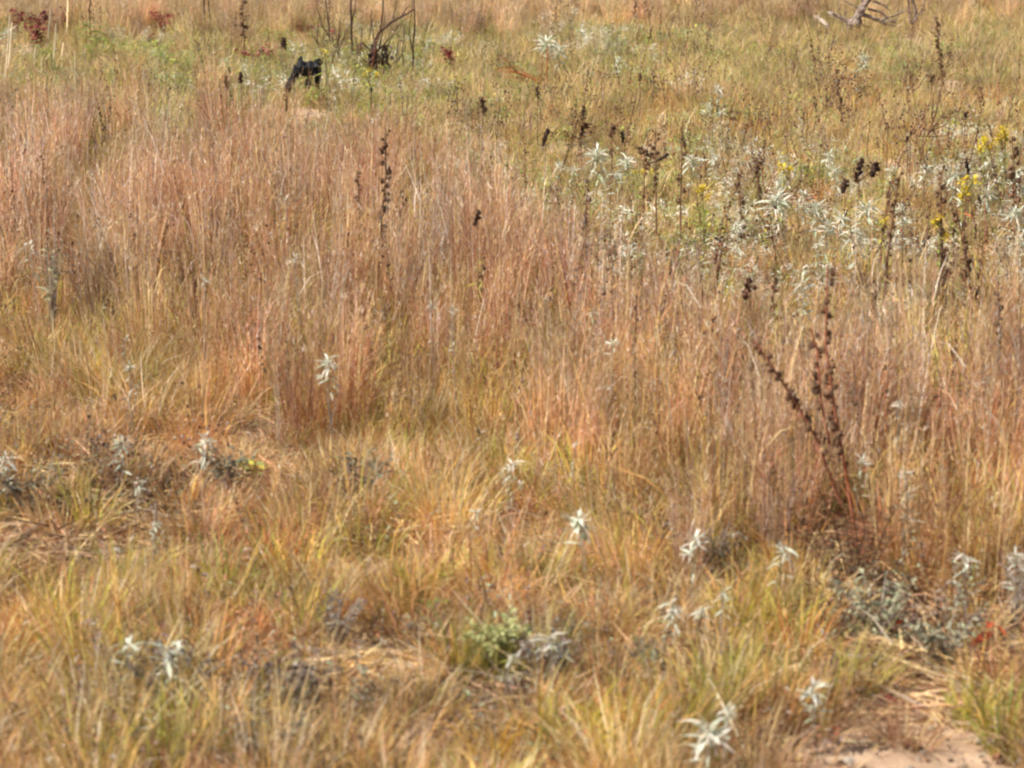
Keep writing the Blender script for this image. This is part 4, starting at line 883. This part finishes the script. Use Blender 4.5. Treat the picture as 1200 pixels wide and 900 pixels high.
# ---- dead tree at the upper right
b = at(1004, 46); m = mpp(b.y); CLEAR.append((b.x+.2, b.y+.2, 1.2, .9, .8)); t = thing('fallen_dead_tree', 'weathered grey fallen dead tree with crooked limbs at the top right', 'dead tree', b)
for i, (pl, r0, r1) in enumerate([([(995, 34), (1003, 24), (1009, 12), (1018, 0), (1032, -14)], 5.5, 3.2), ([(1012, 17), (1024, 21), (1036, 25), (1050, 26)], 2.4, 1.2), ([(1014, 12), (1010, 0), (1000, -14)], 2, 1.2), ([(1000, 28), (990, 24), (975, 16)], 2.4, 1.6), ([(1066, 27), (1074, 23), (1072, 8), (1066, -8)], 2.2, 1.6), ([(1066, 24), (1066, 12), (1062, -8)], 1.6, 1.0), ([(1030, 24), (1048, 18), (1062, 12)], 1.4, .8), ([(1018, 10), (1030, 14), (1042, 22)], 1.5, 1.0), ([(1022, 22), (1040, 30), (1056, 31)], 1.6, .7), ([(1006, 20), (1012, 30), (1022, 33)], 1.6, .8), ([(1040, 26), (1052, 20), (1058, 8)], 1.2, .5), ([(1010, 10), (998, 6), (985, -2)], 1.2, .6), ([(1074, 20), (1082, 10), (1084, -4)], 1.0, .5), ([(1024, 2), (1036, 6), (1044, 14)], 1.2, .6)]):
    P = [on_depth(x, y, b.y+(.15 if i in (4, 5) else 0))-b for x, y in pl]; Q = []
    for p, q in zip(P, P[1:]):
        for k in range(3): Q.append(p.lerp(q, k/3)+Vector((rt.uniform(-1, 1), rt.uniform(-1, 1), rt.uniform(-1, 1)))*m*.6)
    Q.append(P[-1]); g = Geo(); N = len(Q); g.tube(Q, [(r0+(r1-r0)*k/(N-1))*m for k in range(N)], C['grey'], C['grey'], 8, .18, rt); obj('trunk' if i == 0 else 'branch', (g, M_GREYWOOD), t)
g = Geo(); g.lump(on_depth(1000, 28, b.y)-b, 8*m, 8*m, 8*m, C['grey'], C['grey'], 9, 6, .3, rt); obj('root_crown', (g, M_GREYWOOD), t)
for pa, pb_, lab in [((939, 8), (973, 31), 'longer pale fallen branch lying left of the dead tree'), ((973, 15), (992, 27), 'shorter pale fallen branch touching the dead tree')]:
    A = at(*pa, .16); B = at(*pb_, .12); base = (A+B)/2; base.z = float(ground(base.x, base.y)); t = thing('fallen_branch', lab, 'branch', base, 'fallen pale branches')
    g = Geo(); P = [A.lerp(B, k/5)+Vector((rt.uniform(-.02, .02), 0, .01*math.sin(k*2)))-base for k in range(6)]; g.tube(P, [.02, .022, .02, .024, .022, .02], C['grey'], C['grey'], 7, .12, rt); obj('stem', (g, noise_mat('bleached_wood', lin(150, 132, 116), lin(200, 182, 164), None, 20)), t)
    g = Geo(); g.tube([P[3], P[3]+Vector((.05, .05, .08))], [.008, .004], C['grey'], C['grey'], 5, .1, rt); obj('twig', (g, M_GREYWOOD), t)
# rusty leaning plant top centre (orange-tan swath with upright stem)
b = at(640, 112); m = mpp(b.y); t = thing('rusty_bent_plant', 'rusty orange bent dead plant with upright reddish stem, top centre', 'dead plant', b)
for pl, r_ in [([(641, 112), (641, 80), (642, 54)], 1.0), ([(634, 106), (635, 85), (636, 62)], .7), ([(638, 108), (639, 85), (645, 58)], .6), ([(644, 104), (620, 90), (596, 82)], 2)]:
    P = [on_depth(x, y, b.y)-b for x, y in pl]; stem_part(t, P, r_*m, r_*.6*m, lin(176, 112, 66))
for k in range(60):
    g = Geo(); s_ = P[0].lerp(P[-1], rt.random())+Vector((0, rt.uniform(-.05, .05), rt.uniform(-.04, .05))); c = pick([lin(190, 122, 70), lin(206, 150, 92), lin(170, 100, 60)], rt)
    g.blade(s_, Vector((-1, rt.uniform(-.5, .5), rt.uniform(-.1, 1.6))), rt.uniform(.1, .2), .006, rt.uniform(.1, .6), 3, c, c, rt); obj('leaf', (g, M_GRASS), t)

# ---- leaning straw stalk etc. at lower right
def lyingstem(name, pts, r0, r1, c, label, cat, hs, blade=None):
    W = [at(x, y, h) for (x, y), h in zip(pts, hs)]; b = W[0].copy(); b.z = float(ground(b.x, b.y)); t = thing(name, label, cat, b); P = [p-b for p in W]
    Q = []
    for p, q in zip(P, P[1:]):
        for k in range(3): Q.append(p.lerp(q, k/3))
    Q.append(P[-1]); stem_part(t, Q, r0, r1, c, mat=M_GRASS, n=6)
    if blade:
        for (i, d, L) in blade: g = Geo(); g.blade(Q[i], Vector(d), L, .007, .8, 4, c, C['pale'], rt); obj('leaf', (g, M_GRASS), t)
lyingstem('leaning_reed', [(884, 905), (868, 868), (850, 832), (838, 808), (828, 790)], .0052, .0028, C['pale'], 'leaning pale straw stalk crossing a white sage head at the bottom right of centre', 'stalk', [.0, .06, .12, .16, .2], [(5, (-.8, 0, .5), .07), (9, (.6, .2, .5), .06)])
lyingstem('pale_twig', [(985, 868), (1010, 870), (1036, 874)], .004, .0025, C['pale'], 'thin pale twig lying on the bare soil beside the scarlet seedling', 'twig', [.008, .01, .008])
lyingstem('reddish_twig', [(1038, 815), (1055, 824), (1072, 833)], .004, .003, lin(150, 70, 60), 'short reddish stem lying at the shadowed edge above the bare soil', 'twig', [.05, .04, .03])
lyingstem('arching_straw', [(1090, 826), (1112, 826), (1135, 832), (1160, 848)], .0045, .003, C['gold'], 'arching golden straw above the bare soil at lower right', 'straw', [.05, .06, .05, .02])
lyingstem('arching_straw', [(1022, 880), (1040, 865), (1062, 862), (1090, 868)], .003, .002, C['tan'], 'low tan straw lying on the bare soil left of the small dark stone', 'straw', [.01, .02, .015, .01])
lyingstem('dry_stick', [(300, 832), (325, 812), (350, 798), (372, 790)], .005, .003, C['tan'], 'diagonal tan stick in the dark grey mounds at lower left', 'stick', [.06, .07, .08, .09])
lyingstem('dry_stick', [(318, 852), (345, 838), (375, 828)], .004, .003, C['straw'], 'shorter pale stick below the diagonal tan one at lower left', 'stick', [.05, .05, .06])
for (x, y, s, lab) in [(1068, 874, .022, 'small dark reddish stone on the bare soil at lower right'), (1046, 853, .012, 'tiny dark pebble on the bare soil at lower right')]:
    g = Geo(); g.lump(Vector((0, 0, 0)), s*1.3, s, s*.7, (.1, .06, .05), (.1, .06, .05), 9, 6, .15, rt); p = at(x, y, s*.3); o = obj('stone', (g, noise_mat('dark_stone', lin(70, 46, 40), lin(112, 76, 62), None, 40)), None, p); tag(o, lab, 'stone')

# ---- tussocks that stand out one by one
def tussock(px, py, h, n, pal, label, rad=.05, spread=.6, grp='grass tussocks standing out in the foreground', flop=(0, 0), wd=(.003, .006)):
    h *= .86; b = at(px, py); t = thing('grass_tussock', label, 'tussock', b, grp); CLEAR.append((b.x, b.y, rad+.06, .22, .8)); n = int(n*1.25)
    for nm, q, hh, col in [('outer_blades', .6, .85, 0), ('inner_blades', .4, 1.1, 1)]:
        g = shortgrass(rt, pal, h*hh, int(n*q), rad, spread*(1 if col == 0 else .55), wd)
        if flop != (0, 0): g.v = [(x+flop[0]*z*z/h, y+flop[1]*z*z/h, z*(1-.15*abs(flop[0]))) for x, y, z in g.v]
        o = obj(nm, (g, M_GRASS), t); o['kind'] = 'stuff'
ly = [C['lime'], C['gold'], C['olive'], lin(190, 180, 60)]; og = [C['orange'], C['gold'], C['rust'], C['tan']]; sg_ = [C['straw'], C['gold'], C['straw'], C['orange']]
for a in [
 (1175, 880, .34, 110, [lin(170, 170, 60), C['leafgreen'], C['gold'], C['lime']], 'green and yellow fanning tussock in the bottom right corner', .05, .5),
 (1010, 818, .30, 110, [C['lime'], C['olive'], C['lime'], C['tan']], 'olive tussock arching right over the shadowed mound at lower right', .05, .7, (.5, 0)),
 (890, 760, .34, 150, ly, 'tall yellow-green tussock left of the grey-green mounds at lower right', .08, .45),
 (855, 745, .32, 110, ly, 'yellow-green tussock behind the two low white sage heads', .07, .45),
 (935, 780, .34, 120, [C['lime'], C['gold'], C['orange']], 'green-gold tussock touching the crisp white sage by the bare soil', .06, .5),
 (900, 860, .30, 150, og, 'dense orange tussock between the shaggy white sage and the bare soil', .08, .45),
 (575, 900, .26, 60, [lin(232, 180, 40), C['gold']], 'bright egg-yellow tussock at the bottom edge near the centre', .04, .35),
 (660, 890, .28, 130, ly, 'yellow-green tussock at the bottom, right of the egg-yellow one', .09, .5),
 (725, 870, .28, 110, [C['gold'], C['lime'], C['orange']], 'golden tussock at the bottom, between yellow-green ones', .08, .5),
 (490, 590, .30, 180, sg_, 'pale glowing straw-gold tussock left of the centre', .11, .6),
 (530, 625, .28, 150, sg_, 'pale gold tussock in front of the glowing one near the centre', .1, .6),
 (430, 655, .26, 110, [C['lime'], C['olive'], C['gold']], 'greenish tussock below the dull sage-green mound', .08, .5),
 (200, 480, .30, 200, sg_, 'pale silky straw tussock at left behind the white sage sprig', .14, .55),
 (120, 480, .28, 130, [C['gold'], C['straw'], C['lime']], 'golden tussock under the white sage tuft at the left', .1, .5),
 (80, 590, .24, 80, [C['gold'], C['lime'], C['straw']], 'bright yellow-gold tussock between two grey mounds at the left', .05, .45),
 (30, 450, .30, 130, [C['lime'], C['gold'], C['straw']], 'yellow-green tussock at the left edge in front of the tall red grass', .1, .45),
 (215, 600, .24, 110, [C['orange'], C['gold'], C['straw']], 'orange-gold tussock left of the green broad-leaved plant', .08, .45),
 (350, 680, .24, 130, [C['gold'], C['lime'], C['orange']], 'rounded golden tussock below left of the greenish one', .09, .7),
 (110, 800, .26, 130, [C['gold'], C['lime'], C['orange'], C['tan']], 'golden tussock at lower left beside the blackish mound', .09, .5),
 (40, 760, .26, 130, og, 'orange tussock at the left edge, lower left', .09, .45),
 (740, 700, .3, 120, [C['lime'], C['gold'], C['tan']], 'olive-gold tussock in front of the maroon stem, right of centre', .08, .5),
 (1030, 660, .34, 90, [C['rust'], C['orange'], C['redbrown']], 'rust-orange tussock right of the dark feathery plume', .06, .5),
 (930, 690, .3, 90, [C['rust'], C['orange'], C['gold']], 'rusty tussock beneath the brilliant white sage', .06, .5),
]:
    tussock(*a[:6], rad=a[6], spread=a[7], **({'flop': a[8]} if len(a) > 8 else {}))
# tall reddish clumps along the front edge of the stand
def clump(px, py, h, label, pal=None):
    b = at(px, py); t = thing('bluestem_clump', label, 'grass clump', b, 'tall reddish grass clumps at the front of the stand'); CLEAR.append((b.x, b.y, .16, .25, .8))
    g = bluestem(rt, pal or [C['pink'], C['tan'], C['tan'], C['redbrown'], C['straw'], C['gold'], C['rust']], h, 46, .18, 6, .1); o = obj('culms', (g, M_GRASS), t); o['kind'] = 'stuff'
    g = shortgrass(rt, [C['gold'], C['lime'], C['brown'], C['olive'], C['tan']], h*.38, 90, .12, .6); o = obj('basal_leaves', (g, M_GRASS), t); o['kind'] = 'stuff'
for a in [(400, 520, .62, 'reddish clump rising behind the bright white sage rosette, left of centre'), (300, 480, .6, 'reddish clump at the front of the stand above the small white sage sprigs, left'),
 (560, 530, .62, 'reddish-gold clump at the front of the stand in the centre'), (640, 560, .6, 'rust-tinted clump just right of the small white sage head near the centre'),
 (740, 610, .66, 'pinkish clump around the dark maroon stem, right of centre'), (850, 660, .6, 'pale orange clump between the spreading and the brilliant white sages'),
 (930, 640, .58, 'tawny clump left of the big branching seed stalk'), (1100, 690, .6, 'pink-stemmed clump left of the compact white sage head at lower right'),
 (1165, 700, .6, 'rusty clump at the lower right edge behind the lone red-orange leaf'), (1060, 680, .55, 'rust clump right beside the dark feathery plume'),
 (180, 440, .55, 'reddish clump above the pale silky straw tussock at left'), (60, 400, .5, 'tan-pink clump at the left edge of the stand'),
 (490, 500, .62, 'olive-bottomed tall clump behind the glowing straw tussock'), (90, 540, .3, 'short pink clump left of the pale silky straw tussock')]:
    clump(*a)
layer('tall_bluestem_grass', S_TALL, 'tall', 12, .6, 1.12, 21, tilt=.06)
layer('thin_tall_culms', S_WISP, 'tall', 8, .8, 1.2, 35, tilt=.05)
layer('brown_spike_weeds', S_SPIKE, 'spike', 6, .6, 1.15, 36, tilt=.06)
layer('soil_crumbs', S_CRUMB, 'crumb', 60, .5, 1.3, 37, 20, .3)
layer('distant_tan_grass', S_FAR, 'fartan', 16, .8, 1.25, 22, 60)
layer('short_golden_grass', S_SHORT, 'short', 66, .5, 1.3, 23, 20, .12)
layer('grass_undergrowth', S_UNDER, 'under', 26, .7, 1.3, 24, 30, .2)
layer('olive_meadow_grass', S_OLIVE, 'olive', 30, .7, 1.3, 25, 40, .15)
layer('orange_meadow_grass', S_GOLD, 'goldpatch', 22, .7, 1.2, 26, 30, .15)
layer('green_low_foliage', S_GREEN, 'green', 26, .7, 1.3, 27, 40, .15)
layer('yellow_green_grass', S_LIME, 'limeish', 17, .6, 1.2, 28, 20, .2)
layer('thin_dry_grass', S_THIN, 'thin', 16, .6, 1.2, 33, 20, .15)
layer('pale_straw_grass', S_PALE, 'pale', 34, .7, 1.3, 38, 20, .12)
layer('short_reddish_grass', S_RED, 'redshort', 16, .6, 1.3, 39, 20, .12)
layer('dark_dead_foliage', S_DARK, 'darkf', 20, .6, 1.4, 34, 26, .2)
layer('dry_grass_litter', S_LIT, 'litter', 44, .7, 1.3, 29, 20, .1)
layer('low_grey_foliage', S_FORB, 'forb', 46, .6, 1.3, 30, 16, .15)
layer('low_silvery_foliage', S_SAGE, 'sagey', 26, .6, 1.2, 31, 34, .15)
layer('dry_seedy_grass', S_SEED, 'seed', 5, .6, 1.15, 32, 34, .12)
